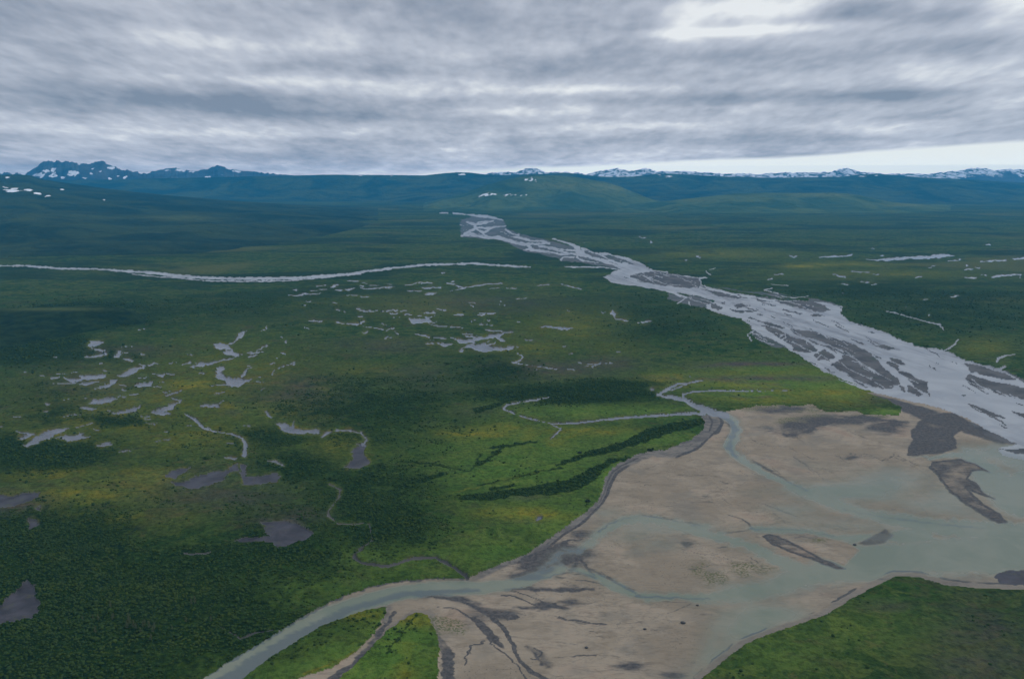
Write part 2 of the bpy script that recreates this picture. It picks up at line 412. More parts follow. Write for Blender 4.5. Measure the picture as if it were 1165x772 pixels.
PONDS = [
    (LEFT, 'p', 'I 505,120 540,92 620,100 580,118 520,130', None), (LEFT, 'l', 'I 540,135,10 600,150,12 622,170,14 560,185,12 500,188,6', None), (LEFT, 'p', 'I 660,185 700,150 722,165 690,195', None),
    (LEFT, 'l', 'I 720,130,5 780,125,4', None), (LEFT, 'p', 'I 690,300 760,260 830,240 820,220 860,235 800,275 740,305', 'slanting pale pool pointing up to the right in the left marsh'), (LEFT, 'p', 'I 865,237 912,215 922,228 880,240', None),
    (LEFT, 'p', 'I 370,310 450,318 470,310 445,285 480,292 560,290 610,285 622,300 580,315 500,320 440,335 390,327', 'ragged whitish pool, broadest of the left marsh cluster'), (LEFT, 'l', 'I 315,343,7 440,338,9', None),
    (LEFT, 'p', 'I 470,345 520,330 580,328 540,347 500,354', None), (LEFT, 'p', 'I 540,378 620,350 650,320 705,322 660,350 600,376', None), (LEFT, 'p', 'I 300,310 350,298 345,312 310,320', None),
    (LEFT, 'p', 'I 780,360 840,335 900,330 897,356 800,363', None), (LEFT, 'p', 'I 910,290 972,283 950,306', None), (LEFT, 'p', 'I 520,460 560,435 610,425 692,432 650,450 600,463', None), (LEFT, 'p', 'I 460,490 500,480 572,490 540,499', None),
    (LEFT, 'p', 'I 630,495 660,510 720,505 800,480 830,466 837,485 780,510 690,526 640,512', None), (LEFT, 'p', 'I 880,518 910,500 960,485 1010,465 1030,470 1010,490 965,505 1010,520 970,532 920,525', None),
    (LEFT, 'p', 'I 140,710 200,665 260,625 330,610 412,600 380,620 300,655 220,690 160,713', 'long grey leaf-shaped pond at the left edge of the marsh'), (LEFT, 'p', 'I 105,655 160,640 200,640 190,655 120,672', None),
    (LEFT, 'p', 'I 335,655 380,645 440,650 480,630 492,655 547,652 470,670 400,681', None), (LEFT, 'l', 'I 85,618,6 130,632,6 190,636,6', None), (LEFT, 'l', 'I 440,600,5 500,588,5 535,572,5', None),
    (LEFT, 'p', 'I 575,710 590,690 662,685 640,705', None), (LEFT, 'p', 'I 258,455 302,468 275,476', None), (LEFT, 'l', 'I 262,507,8 280,507,8', None), (LEFT, 'l', 'I 82,540,7 115,537,7', None), (LEFT, 'l', 'I 365,540,4 420,528,6', None),
    (LEFT, 'l', 'I 0,592,11 15,592,9', None), (LEFT, 'l', 'I 425,278,6 455,275,5', None), (LEFT, 'l', 'I 235,292,6 260,297,7', None), (LEFT, 'l', 'I 720,378,12 745,385,8', None), (LEFT, 'l', 'I 765,408,8 800,405,9', None),
    (LEFT, 'l', 'I 715,200,6 765,205,14', None), (LEFT, 'l', 'I 690,345,5 745,358,6', None), (LEFT, 'l', 'I 130,280,3 160,276,3', None), (LEFT, 'l', 'I 805,26,5 850,24,4', None), (LEFT, 'l', 'I 700,742,8 765,735,8', None),
    (LEFT, 'p', 'J 235,368 300,340 370,335 460,318 560,298 600,284 560,305 450,330 380,352 330,369', 'long narrow tapering pool below the zigzag pond in the left marsh'),
    (LEFT, 'p', 'J 410,205 440,195 490,210 540,190 580,160 600,140 570,130 610,120 647,106 630,150 590,170 540,205 500,215 542,240 480,241 430,236', 'zigzag pond with a northern arm in the left marsh'),
    (LEFT, 'p', 'J 485,250 540,250 550,265 607,280 560,289 500,276', None),
    (LEFT, 'p', 'J 420,375 440,370 482,368 475,390 465,430 500,445 560,455 600,455 620,470 717,455 660,480 610,500 580,520 530,517 490,500 500,470 440,455 420,440 430,410', 'many armed pond with a round middle in the left marsh'),
    (LEFT, 'l', 'J 610,445,16 640,410,18 670,380,13 695,375,8', None), (LEFT, 'l', 'J 390,510,7 490,502,9', None), (LEFT, 'l', 'J 665,260,8 720,262,14 760,225,13 795,215,8', None), (LEFT, 'l', 'J 650,295,10 695,290,12', None),
    (LEFT, 'p', 'J 300,658 340,640 400,650 450,650 440,668 350,666', None), (LEFT, 'l', 'J 440,645,9 475,620,8', None), (LEFT, 'l', 'J 745,105,5 790,95,6 798,70,5', None), (LEFT, 'l', 'J 905,150,11', None), (LEFT, 'l', 'J 925,180,10 935,195,14', None),
    (LEFT, 'l', 'J 1000,325,6 975,355,9 910,370,6 830,405,6 830,430,8', None), (LEFT, 'l', 'J 45,585,8 100,570,16 180,548,12', None), (LEFT, 'l', 'J 95,600,9 172,620,14 120,640,14 60,670,14', None), (LEFT, 'l', 'J 180,350,9 225,340,12', None),
    (LEFT, 'l', 'J 430,560,8 480,555,8', None), (LEFT, 'l', 'J 80,345,4 140,343,4', None),
    (LEFT, 'p', 'K 515,85 560,80 575,100 598,74 602,105 640,115 712,112 700,130 610,129 560,125', 'blue-grey crooked pond near the looping creek'),
    (LEFT, 'l', 'K 720,145,14 750,125,18 780,115,8 850,115,7 900,130,7 912,160,8 895,178,14', None), (LEFT, 'l', 'K 480,35,14 490,60,8', None),
    (LEFT, 'm', 'K 870,175 905,170 905,230 932,255 890,280 840,282 818,275 850,255 855,210', 'grey mud pool at the end of the looping creek'), (LEFT, 'l', 'K 290,235,8 340,240,10', None), (LEFT, 'l', 'K 480,250,8 520,250,16 545,270,6', None),
    (NEAR, 'm', 'K 35,320 60,295 140,275 120,297 70,326', None),
    (NEAR, 'm', 'K 50,340 110,345 150,320 230,300 300,290 330,265 357,265 350,290 310,300 290,330 220,355 150,373 90,361', 'wide drying mud pool, largest in the foreground marsh'),
    (NEAR, 'm', 'K 365,265 382,265 385,320 440,315 520,300 537,315 520,340 440,350 380,356 360,330', 'L-shaped drying mud pool beside the wide one'),
    (NEAR, 'm', 'K 455,515 590,512 640,540 687,565 650,595 600,610 520,635 500,603 340,607 345,592 490,580', 'dark purple-grey mud pan under the marsh'),
    (NEAR, 'm', 'K 105,652 170,655 240,648 235,658 160,663 120,660', None),
    (NEAR, 'm', 'O -60,100 0,95 60,105 130,90 195,86 195,110 130,135 60,160 -60,170', 'grey pool cut by the left frame edge, upper one'), (NEAR, 'm', 'O 140,215 185,220 187,245 150,268 135,262', None), (NEAR, 'm', 'O 175,165 200,150 195,185', None),
    (NEAR, 'm', 'O -60,640 0,640 40,590 90,560 130,510 170,540 180,600 205,620 190,660 150,700 60,720 -60,740', 'broad grey mud pool cut by the left frame edge, lower one'),
    (MID, 'l', 'L -10,193,7 60,192,9 110,178,12 240,180,11 270,170,6', None), (MID, 'l', 'L 340,118,8 390,105,14', None), (MID, 'l', 'L 375,145,12 440,150,9', None), (MID, 'l', 'L 470,145,18 510,140,16 555,128,9', None),
    (MID, 'l', 'L 580,130,9 640,138,10 740,130,15 850,122,11', None), (MID, 'l', 'L 470,193,5 540,193,6', None), (MID, 'l', 'L 575,203,6 645,203,9', None), (MID, 'l', 'L 570,312,6 640,322,13 725,316,7', None), (MID, 'l', 'L 745,323,7 800,320,9 870,315,15', None),
    (MID, 'l', 'L 900,322,7 1020,320,8', None), (MID, 'l', 'L 815,342,10 885,342,12', None), (MID, 'l', 'L 840,370,7 900,372,7', None),
    (MID, 'l', 'L 150,398,7 195,400,20 275,405,8', None), (MID, 'l', 'L 340,418,6 390,410,13 440,425,13 550,435,13 610,405,20', None), (MID, 'l', 'L 600,445,6 720,465,7 800,485,14 855,462,9', None),
    (MID, 'l', 'L 870,490,8 890,512,9', None), (MID, 'l', 'L 940,350,7 1000,352,8', None), (MID, 'l', 'L 1035,520,9 1080,520,13 1160,540,18', None), (MID, 'l', 'L 230,142,6 295,136,8', None), (MID, 'l', 'L 160,152,5 210,150,5', None), (MID, 'l', 'L 610,85,6 640,90,6', None), (MID, 'l', 'L 660,100,5 740,108,6', None), (MID, 'l', 'L 800,100,7 860,98,6', None),
    (MID, 'p', 'M 25,362 80,370 180,365 242,348 200,377 222,395 150,410 80,417 40,390', 'compact bright pond above the sprawling one in the middle marsh'),
    (MID, 'l', 'M 160,320,9 240,325,11', None), (MID, 'l', 'M 250,295,8 300,292,8 335,308,9', None), (MID, 'l', 'M 105,348,4 170,348,5', None), (MID, 'l', 'M 200,408,8 270,432,13 380,435,6 470,445,8', None), (MID, 'l', 'M 640,460,6 710,465,9 825,480,12', None),
    (MID, 'p', 'M 400,530 480,545 560,525 490,518 490,505 580,515 670,515 690,495 760,490 825,474 770,505 760,525 818,550 780,555 720,520 640,535 580,545 560,563 430,562', 'sprawling bright pond, upper half, in the middle marsh'),
    (MID, 'p', 'M 525,568 570,580 640,575 730,560 690,585 720,600 800,595 918,586 860,612 780,626 690,626 650,641 560,617 510,595 470,610 460,640 440,625 470,598', 'sprawling bright pond, lower half with an eastern tongue, in the middle marsh'),
    (MID, 'l', 'M 235,527,6 400,528,6', None), (MID, 'p', 'M 255,570 310,568 392,565 340,595 320,597 290,580', None),
    (MID, 'l', 'M 20,98,8 80,90,9 140,75,6', None), (MID, 'l', 'M 140,85,9 210,85,10', None), (MID, 'l', 'M 140,122,9 290,125,10', None), (MID, 'p', 'M 150,175 200,162 267,157 255,173 200,181', None), (MID, 'l', 'M 20,148,6 140,150,7', None),
    (MID, 'l', 'M 330,82,9 400,95,15', None), (MID, 'l', 'M 410,105,9 470,125,11', None), (MID, 'l', 'M 380,152,8 480,125,12 560,110,19 640,97,10 745,94,9', 'long pale pool with a thickened middle below the tributary'),
    (MID, 'l', 'M 303,5,10 320,3,9', None), (MID, 'l', 'M 1060,105,8 1123,102,9', None), (MID, 'p', 'M 545,322 600,322 650,330 722,325 700,338 650,338', None), (MID, 'l', 'M 1090,435,10 1123,435,11', None),
    (MID, 'p', 'N 310,395 360,390 440,398 532,405 480,413 420,416 350,403', 'flat spindle-shaped pond alone on the olive heath'), (MID, 'l', 'N 280,138,6 355,133,8', None), (MID, 'l', 'N 415,130,5 440,130,6', None), (MID, 'l', 'N 455,135,7 510,150,11 568,163,7', None),
    (MID, 'l', 'N 745,293,8 760,320,12 780,345,9 850,365,6', 'hooked sliver of water in the scrub before the river'), (MID, 'l', 'N 915,370,7 960,368,11 1005,360,6', None),
    (MID, 'l', 'N 465,665,10 500,663,14 520,672,12', None), (MID, 'l', 'N 540,620,10 560,628,8', None), (MID, 'l', 'N 585,645,7 600,640,7', None), (MID, 'l', 'N 620,655,8 640,637,11 680,625,10', None), (MID, 'l', 'N 710,628,8 745,625,8', None), (MID, 'l', 'N 600,630,6 630,632,6', None),
    (MID, 'l', 'N -10,130,8 35,128,7', None), (MID, 'l', 'N 430,520,5 455,522,6', None),
    (FAR, 'l', 'P 215,93,6 300,88,10 375,82,6', None), (FAR, 'p', 'P 430,107 520,97 660,90 790,79 852,87 740,98 600,104 480,111', 'long bright lake on the plain beyond the river'),
    (FAR, 'l', 'P 960,116,4 1020,109,9 1075,107,7', None), (FAR, 'l', 'P 1115,100,7 1165,98,13 1300,100,10', None), (FAR, 'l', 'P 885,191,4 945,190,7', None), (FAR, 'l', 'P 1015,184,5 1060,178,12 1150,174,4', None), (FAR, 'l', 'P 660,188,6 690,183,9', None),
    (FAR, 'l', 'P 900,130,11', None), (FAR, 'l', 'P 810,110,4 870,106,5', None), (FAR, 'l', 'P 280,172,5 330,188,5', None), (FAR, 'l', 'P 365,155,5 450,168,4', None), (FAR, 'l', 'P 725,362,9', None), (FAR, 'l', 'P 615,325,9', None),
    (FAR, 'l', 'P 460,52,7', None), (FAR, 'l', 'P 985,38,6 1005,37,5', None), (FAR, 'l', 'P 1150,187,9', None), (FAR, 'l', 'P 325,258,6', None), (FAR, 'l', 'C 235,8,14 268,20,16', None), (FAR, 'l', 'C 145,45,16 155,46,14', None), (FAR, 'l', 'B 785,72,8 825,82,5', None), (FAR, 'l', 'B 882,110,16 886,122,16', None), (FAR, 'l', 'B 320,118,10', None),
    (MID, 'l', 'X 640,150,8 630,155,8', None), (MID, 'l', 'T 415,190,10', None),
]
POND_IDS = []
for grp, kind, s, lab in PONDS + EXTRA:
    p = pts(s)
    nm = 'mud_pool' if kind == 'm' else 'pond'
    b = new_obj(nm, 'mudpool' if kind == 'm' else 'pond', lab or GL[grp], 'mud pool' if kind == 'm' else 'pond', grp)
    POND_IDS.append(b)
    if kind == 'l':
        paint_line(p, b, only=[0, b], warp=1.2)
    else:
        paint_poly(p, b, only=[0, b], warp=1.5)
bp = new_obj('pond', 'pond', 'tiny dark blue pool ringed by yellow sedge above the flats', 'pond')
paint_poly(pts('Z 172,118 185,106 205,102 200,114 180,125'), bp)
dp = new_obj('mud_pool', 'mudpool', 'dark pool with a black rim on the near right shore', 'mud pool')
paint_poly(pts('Y 1062,292 1075,278 1100,268 1165,267 1300,270 1300,330 1165,320 1080,316'), dp)

# ------------------------------------------------------------------ vegetation masks at the vertices: scrub, yellow sedge, brown heath, bright meadow
def blobs(lst, X=VUw, Y=VVw):
    m = np.zeros(UU.shape)
    for x, y, rx, ry, s in lst:
        bx = box(UU, VV, x - 2.6 * rx, x + 2.6 * rx, y - 2.6 * ry, y + 2.6 * ry)
        if bx is None:
            continue
        m[bx] = np.maximum(m[bx], s * np.exp(-((X[bx] - x) / rx) ** 2 - ((Y[bx] - y) / ry) ** 2))
    return m


def bands(m, lst, soft=3, amt=1.0):
    for s in lst:
        p = pts(s)
        w = max(q[2] for q in p) + soft
        xs, ys = [q[0] for q in p], [q[1] for q in p]
        bx = box(UU, VV, min(xs) - w - 5, max(xs) + w + 5, min(ys) - w - 5, max(ys) + w + 5)
        d = seg_dist(p, VUw[bx] + 3 * nv_[bx], VVw[bx] + 1.5 * nu_[bx], False, 1.8)
        m[bx] = np.maximum(m[bx], amt * sstep(soft, -soft, d))
    return m


scrub = blobs([(60, 365, 120, 13, .95), (30, 395, 80, 20, .95), (110, 405, 60, 8, .6), (120, 695, 230, 70, .95), (60, 620, 110, 36, .9), (40, 515, 90, 22, .8), (330, 630, 90, 50, .6), (230, 645, 130, 30, .6),  # bottom-left blobs: dense scrub plus cloud shadow painted in
               (425, 560, 80, 40, .55), (440, 600, 60, 40, .7), (60, 470, 60, 40, .3), (130, 480, 60, 8, .6), (300, 500, 50, 14, .6), (340, 530, 50, 20, .6), (60, 770, 160, 40, .9), (1080, 350, 140, 30, .5), (980, 330, 120, 16, .5),
               (760, 365, 80, 30, .45), (420, 470, 120, 50, .45), (560, 420, 60, 20, .5), (640, 450, 110, 10, .9), (1120, 720, 70, 60, .16), (700, 440, 60, 8, .8), (200, 350, 200, 16, .4), (560, 660, 20, 8, .6)])
scrub = bands(scrub, ['V -200,560,60 0,545,90 200,520,100 400,500,140 600,470,150 750,370,110 850,300,60 1000,265,24', 'V 480,322,20 700,245,50 900,195,70 1158,95,80', 'T 0,680,50 100,620,110 300,560,110 500,515,60',
                      'V -100,470,10 0,450,12 330,372,12 500,340,12', 'X -60,240,30 0,222,30 100,195,20 300,172,40 500,150,60 650,175,30', 'W 320,700,2 480,480,3', 'W 380,190,20 480,160,20', 'V 0,195,14 200,165,14 330,150,10', 'V 0,500,30 160,470,20',
                      'W 600,100,5 590,130,8 660,90,5', 'W 360,120,3 470,130,4 560,150,4 680,70,3', 'I 0,100,60 200,190,40 480,110,10', 'o 30,352,6 90,346,8 150,348,8'])
yellow = blobs([(930, 447, 90, 5, .7), (830, 435, 40, 6, .7), (880, 456, 70, 4, .8), (150, 470, 130, 45, .45), (60, 540, 70, 14, .5), (220, 500, 80, 20, .5), (260, 425, 90, 34, .5), (215, 437, 50, 10, .9), (250, 465, 40, 8, .6), (330, 455, 50, 30, .4), (100, 560, 90, 20, .6), (170, 545, 50, 12, .7), (385, 505, 30, 14, .7), (60, 495, 60, 10, .5), (120, 440, 60, 20, .4),
                (545, 493, 42, 7, 1), (575, 487, 14, 6, .9), (600, 495, 10, 10, .6), (674, 491, 50, 5, .9), (632, 503, 10, 5, .8), (760, 433, 26, 9, .9), (870, 425, 90, 8, .4), (850, 440, 60, 6, .6), (900, 450, 100, 10, .5), (960, 457, 40, 7, .6), (650, 372, 60, 22, .45), (600, 395, 50, 16, .4), (480, 350, 60, 14, .35),
                (912, 303, 25, 3, 1), (960, 301, 60, 3, .7), (1000, 312, 110, 5, .45), (1130, 342, 60, 4, .5), (1120, 395, 30, 10, .5), (820, 289, 70, 5, .5), (406, 700, 40, 8, .5), (480, 706, 26, 9, 1), (460, 760, 12, 30, .4), (587, 586, 40, 7, .9), (620, 588, 30, 5, .8), (600, 592, 20, 5, .8), (700, 395, 40, 10, .3), (130, 590, 80, 10, .5), (410, 420, 40, 8, .4)])
yellow = bands(yellow, ['V 0,445,8 200,395,10 340,365,10', 'V 430,170,14 470,130,14 600,100,20 740,90,16 900,40,14', 'V 210,120,8 290,50,10', 'X -40,520,4 60,505,6 200,478,5', 'W 420,250,3 520,215,3 700,170,4 793,150,4', 'd 430,490,14 560,440,12 620,400,10'], 2, .8)
brown = blobs([(1120, 735, 60, 50, .9), (1010, 690, 40, 8, .4), (345, 448, 60, 22, .7), (480, 430, 70, 18, .35), (620, 421, 70, 10, .9), (690, 415, 40, 8, .7), (250, 560, 90, 26, .6), (140, 400, 60, 8, .5), (320, 590, 50, 18, .7), (15, 575, 40, 16, .7), (430, 395, 60, 10, .5), (870, 431, 130, 3.5, .8), (540, 345, 90, 12, .4), (600, 567, 18, 3, .9), (595, 595, 20, 3, .4),  # first blob only turns the bottom-right corner browner
               (265, 470, 12, 4, .5), (850, 415, 60, 3, .9), (815, 418, 30, 3, .7), (100, 440, 70, 30, .35), (540, 470, 30, 8, .3), (1120, 680, 40, 12, .35), (1080, 690, 30, 8, .4), (1000, 455, 18, 5, .6), (30, 380, 40, 12, .3)])
brown = bands(brown, ['T 390,140,8 500,108,12 700,106,16 900,112,10', 'T 520,212,6 800,232,8 1158,252,10', 'T 650,315,8 780,345,24 1000,335,10', 'T 820,270,5 1158,282,7'], 4, .85)
yellow = bands(yellow, ['T 250,250,30 330,190,30 420,165,24', 'T 560,255,16 800,262,16 1100,262,10', 'T 450,320,14 600,315,10 700,345,10'], 4, .9)
meadow = blobs([(890, 434, 120, 14, 1), (860, 450, 70, 9, .9), (740, 470, 60, 8, .8), (600, 530, 130, 54, .72), (660, 470, 90, 12, .7), (640, 462, 60, 6, .5), (400, 765, 120, 44, .9), (450, 735, 50, 44, 1), (640, 590, 80, 36, .8), (480, 630, 130, 34, .55), (350, 672, 130, 22, .5), (960, 710, 110, 40, .30), (880, 745, 70, 30, .40), (950, 440, 80, 9, .9), (1010, 470, 24, 4, 1), (870, 420, 70, 9, .8), (840, 430, 60, 8, .5),
                (560, 625, 60, 30, .6), (300, 470, 40, 14, .3), (690, 540, 20, 20, .9), (560, 545, 120, 22, .5), (740, 500, 60, 10, .8), (780, 465, 40, 6, .5), (240, 750, 60, 40, .35), (950, 450, 60, 5, .8), (930, 475, 16, 4, .7), (300, 690, 60, 20, .4), (420, 440, 70, 20, .25)])
pm = np.zeros(UU.shape)
pc = np.isin(CID, POND_IDS + [bp, dp, stm, nst, mcr, dcr, scr, tcl]).astype(float)
for a in (0, 1):
    for b in (0, 1):
        pm[a:NR - 1 + a, b:NC - 1 + b] += .25 * pc


def blur(m, k):
    for _ in range(k):
        p = np.pad(m, 1, mode='edge')
        m = (2 * p[1:-1, 1:-1] + p[:-2, 1:-1] + p[2:, 1:-1] + 1.5 * p[1:-1, :-2] + 1.5 * p[1:-1, 2:]) / 7
    return m


PEDGE = blur(pm, 3)
PRING = blur(pm, 12)
ring = np.clip(PRING * 3.2, 0, 1) * sstep(-.5, .5, fbm(UU / 9, VV / 4, 3, 36))
yellow = np.maximum(yellow, .55 * ring * (VV < 580) * (UU < 720))
brown = np.maximum(brown, np.clip(blur(pm, 5) * 2.2, 0, .75) * sstep(-.6, .4, fbm(UU / 6, VV / 3, 3, 37)))
scrub *= 1 - np.clip(PRING * 4, 0, .8) * (VV < 600)
scrub *= 1 + .6 * fbm(GX / 60, GY / 60, 5, 31)
yellow *= 1 + .7 * fbm(GX / 40, GY / 40, 4, 32)
brown *= 1 + .7 * fbm(GX / 45, GY / 45, 4, 33)
meadow *= 1 + .35 * fbm(GX / 60, GY / 60, 3, 34)
LANDM = np.clip(np.stack([scrub, yellow, brown, meadow], -1), 0, 1)

# tidal masks: depth, dark silt, green algae and sedge, gravel margin
SILT2 = ['o 975,447,4 985,449,8 1020,460,14 1050,470,22 1090,484,16 1140,503,8', 'H 210,380,40 330,362,46 430,305,40 560,264,44 720,260,44 900,285,36 1000,295,30', 'H 760,330,24 860,345,36 930,335,20',
         'T 640,470,30 700,500,40 750,560,50 725,650,50 700,700,40 760,770,30', 'R 470,262,12 560,205,12 640,168,10 740,152,10 860,162,10 1000,192,10 1165,222,8 S 150,222,8 300,258,8 420,266,10 560,240,16 700,242,10 900,252,10 1100,290,10',
         'R -20,540,50 80,440,60 160,380,50 260,340,40', 'R 200,400,50 330,430,50 300,520,40', 'R 60,580,16 200,545,20 320,520,20 440,560,16', 'R 420,510,14 560,580,14 700,655,14', 'R 0,640,30 240,650,30 430,640,14', 'Q 0,215,36 240,235,30 380,270,30',
         'Q 900,180,26 1000,170,20', 'Z 600,430,12 900,440,10', 'U 0,110,8 300,165,8 600,205,10 940,235,10',  'H -30,540,12 100,615,10 220,690,12 330,740,14']
silt = blobs([(640, 632, 30, 14, 1.1), (612, 645, 24, 10, 1.0), (598, 656, 26, 5, 1), (662, 610, 16, 8, .7), (950, 478, 40, 6, .9), (905, 487, 30, 8, .9), (1010, 486, 26, 8, .8), (985, 478, 30, 5, .6), (880, 467, 25, 4, .6), (620, 689, 12, 6, .8), (650, 685, 16, 5, .6), (719, 757, 20, 6, .7), (765, 768, 16, 5, .7), (545, 700, 30, 10, .5), (575, 700, 18, 8, .7), (818, 615, 10, 3, .5), (780, 620, 9, 5, .6), (970, 520, 14, 4, .5), (690, 540, 14, 10, .3), (900, 465, 30, 4, .6)])
silt = bands(silt, ['Q 340,360,30 400,420,60 470,500,60 540,560,30', 'Q 60,220,20 300,262,26 450,330,36 560,350,40', 'Q 800,300,30 870,275,40', 'Z 270,520,6 360,542,8 470,545,6', 'Z 250,682,6 430,676,8', 'Q 870,350,6 1000,385,10 1165,410,10', 'Q 740,590,20 800,680,30',
                    'd 725,280,10 690,330,20 640,395,22 590,450,22 510,505,24', 'R 0,440,70 150,380,60 270,320,30 420,300,10', 'R 250,380,16 350,440,30 430,540,16', 'R 80,580,10 240,530,14', 'S 400,150,6 500,180,8 560,235,14', 'S 580,60,5 700,100,5 870,165,4', 'R 380,370,10 365,410,12',
                    'Q 100,500,60 170,600,80 165,770,90', 'Q 60,215,12 240,250,12', 'R 200,560,8 420,590,8 560,620,6', 'G 20,280,8 60,270,12 85,240,8', 'Z 450,330,3 600,420,4'], 2, .85)
for p_, a_ in ((DARK_MUD, 1), (SPIT_S, .55), (SPIT_E, .5), (HUMP, .7)):
    xs, ys = [q[0] for q in p_], [q[1] for q in p_]
    bx = box(UU, VV, min(xs) - 10, max(xs) + 10, min(ys) - 10, max(ys) + 10)
    sdp = sd_poly(p_, VUw[bx], VVw[bx])
    silt[bx] = np.maximum(silt[bx], a_ * sstep(-2, 3, sdp))
    if p_ in (SPIT_S, SPIT_E):
        silt[bx] = np.maximum(silt[bx], 1.4 * np.exp(-((sdp - .6) / 1.5) ** 2))
silt = bands(silt, ['G 300,320,8 350,370,8 400,440,8 480,507,8 590,577,8 660,627,8 745,641,8', 'H 0,560,6 100,620,5 220,690,6'], 1, 1.6)
algae = blobs([(930, 466, 60, 4, .9), (860, 465, 30, 3, .6), (985, 474, 30, 3, .7), (905, 480, 22, 3, .9), (811, 656, 18, 10, .9), (845, 648, 44, 10, .6), (800, 648, 20, 14, .5), (915, 478, 30, 4, 1), (930, 474, 20, 3, .9), (500, 712, 30, 10, .9), (520, 715, 14, 8, .6), (1000, 560, 90, 14, .35), (870, 462, 60, 4, .6), (955, 460, 50, 6, .8), (930, 615, 20, 4, .5), (850, 460, 30, 4, .4)])
algae *= 1 + .8 * fbm(GX / 9, GY / 9, 3, 41)
silt = bands(silt, SILT2, 5, .95)
silt = bands(silt, ['Q -60,210,40 120,215,50 300,258,70 450,330,90 560,352,90', 'Q 620,300,10 760,300,30 850,285,50 960,300,20', 'Q 560,180,20 700,170,30 900,180,30 1020,160,20', 'R 20,470,60 130,400,60 240,330,40', 'Q 700,560,30 780,600,50 830,680,60'], 8, .85)
silt *= 1 + .75 * fbm(GX / 22, GY / 22, 5, 42)
silt = bands(silt, ['Q 100,290,6 230,305,8 330,368,10 420,450,10 480,558,9 560,608,8 650,700,8 700,790,10', 'Q 240,250,14 350,290,22 450,350,30 540,430,30 600,530,26 640,640,24 720,720,30 850,790,40',
                    'Q 60,225,8 180,240,12 260,255,12', 'Q 330,560,8 300,600,10 280,680,8', 'Q 420,520,10 330,550,16 320,600,8', 'Q 740,560,6 790,590,10 770,640,10 720,640,5', 'Q 560,330,18 640,360,16 560,372,10', 'Q 600,190,6 700,215,6 800,260,6 880,300,8', 'Q 650,160,6 780,190,8 930,180,8', 'Q 520,215,8 620,225,10 760,285,8', 'Q 900,350,5 960,380,8 1060,385,8 1165,410,6'], .8, 1.3)
silt = bands(silt, ['o 100,900,60 255,778,30 289,753,22 337,723,18 400,692,14 461,675,12 543,671,9'], 7, .85)
silt = bands(silt, ['d 60,520,16 95,497,12 200,428,12 320,358,12 430,288,12 540,233,12 640,198,12 740,178,12 860,168,12 960,170,10'], 2, 1.1)
rr = np.random.default_rng(77)
rl = []
while len(rl) < 240:
    a, b = rr.uniform(560, 1120), rr.uniform(470, 780)
    if not inside(TIDAL, np.array([[a]]), np.array([[b]]))[0, 0] or (b > 660 and a > 800):
        continue
    L, w_, sl, k = rr.uniform(6, 34), rr.uniform(.5, 1.5), rr.normal(.12, .16) + (.35 if a > 800 and b < 600 else 0), rr.normal(0, .25)
    rl.append([(a + L * q, b + L * (sl * q + k * q * q) + rr.normal(0, .5), w_ * (1 - abs(q - .4))) for q in (0, .25, .5, .75, 1)])
for p in rl:
    bx = box(UU, VV, p[0][0] - 5, p[-1][0] + 5, min(q[1] for q in p) - 5, max(q[1] for q in p) + 5)
    if bx is None:
        continue
    d = seg_dist(p, VUw[bx], VVw[bx], False, 1.8)
    silt[bx] = np.maximum(silt[bx], rr.uniform(.2, .62) * sstep(1.1, -.5, d))
bx_all = (slice(0, NR), slice(0, NC))
edge = np.minimum(seg_dist(TIDAL[21:] + TIDAL[:1], VUw, VVw), 60)
edgeS = np.minimum.reduce([seg_dist(MEADOW_SE[:14], VUw, VVw), seg_dist(MEADOW_W[:8], VUw, VVw) + 3, seg_dist(MEADOW_E[:9], VUw, VVw) + 4])
wj = (9 + 5 * sstep(560, 470, VV) + 3 * sstep(700, 800, UU)) * (1 + .55 * fbm(UU / 34, VV / 34, 3, 45)) + 2.2 * nu_
margin = np.clip(sstep(wj + 2, wj - 2, edge) * sstep(515, 560, UU) + .6 * sstep(11, 7, edgeS * (1 - .4 * fbm(UU / 40, VV / 40, 3, 46)) + 2 * nu_), 0, 1)
wr = np.exp(-((edge - wj) / 1.6) ** 2) * sstep(570, 600, UU) + np.exp(-((edgeS - 11) / 1.3) ** 2) * (UU > 700)
wr2 = np.exp(-((edge - wj * .45) / 1.3) ** 2) * sstep(570, 600, UU)
silt = np.maximum(silt, np.maximum(1.5 * wr * sstep(-.5, .2, fbm(UU / 20, VV / 20, 2, 47)), .8 * wr2 * sstep(-.3, .3, fbm(UU / 24, VV / 24, 2, 48))))
DEPTH *= 1 - margin * .9 * (UU > 560)
TIDM = np.stack([np.clip(DEPTH, 0, 1), np.clip(silt, 0, 1.6), np.clip(algae, 0, 1), margin], -1)
# river: how far it has mixed into the estuary
RIVM = np.stack([sstep(500, 545, VV) * sstep(1040, 1120, UU), np.zeros(UU.shape), np.zeros(UU.shape), np.zeros(UU.shape)], -1)

rm_ = np.zeros(UU.shape)
rc_ = np.isin(CID, [riv, trib, est_id]).astype(float)
for a in (0, 1):
    for b in (0, 1):
        rm_[a:NR - 1 + a, b:NC - 1 + b] += .25 * rc_
RIVM[..., 1] = blur(rm_, 2)
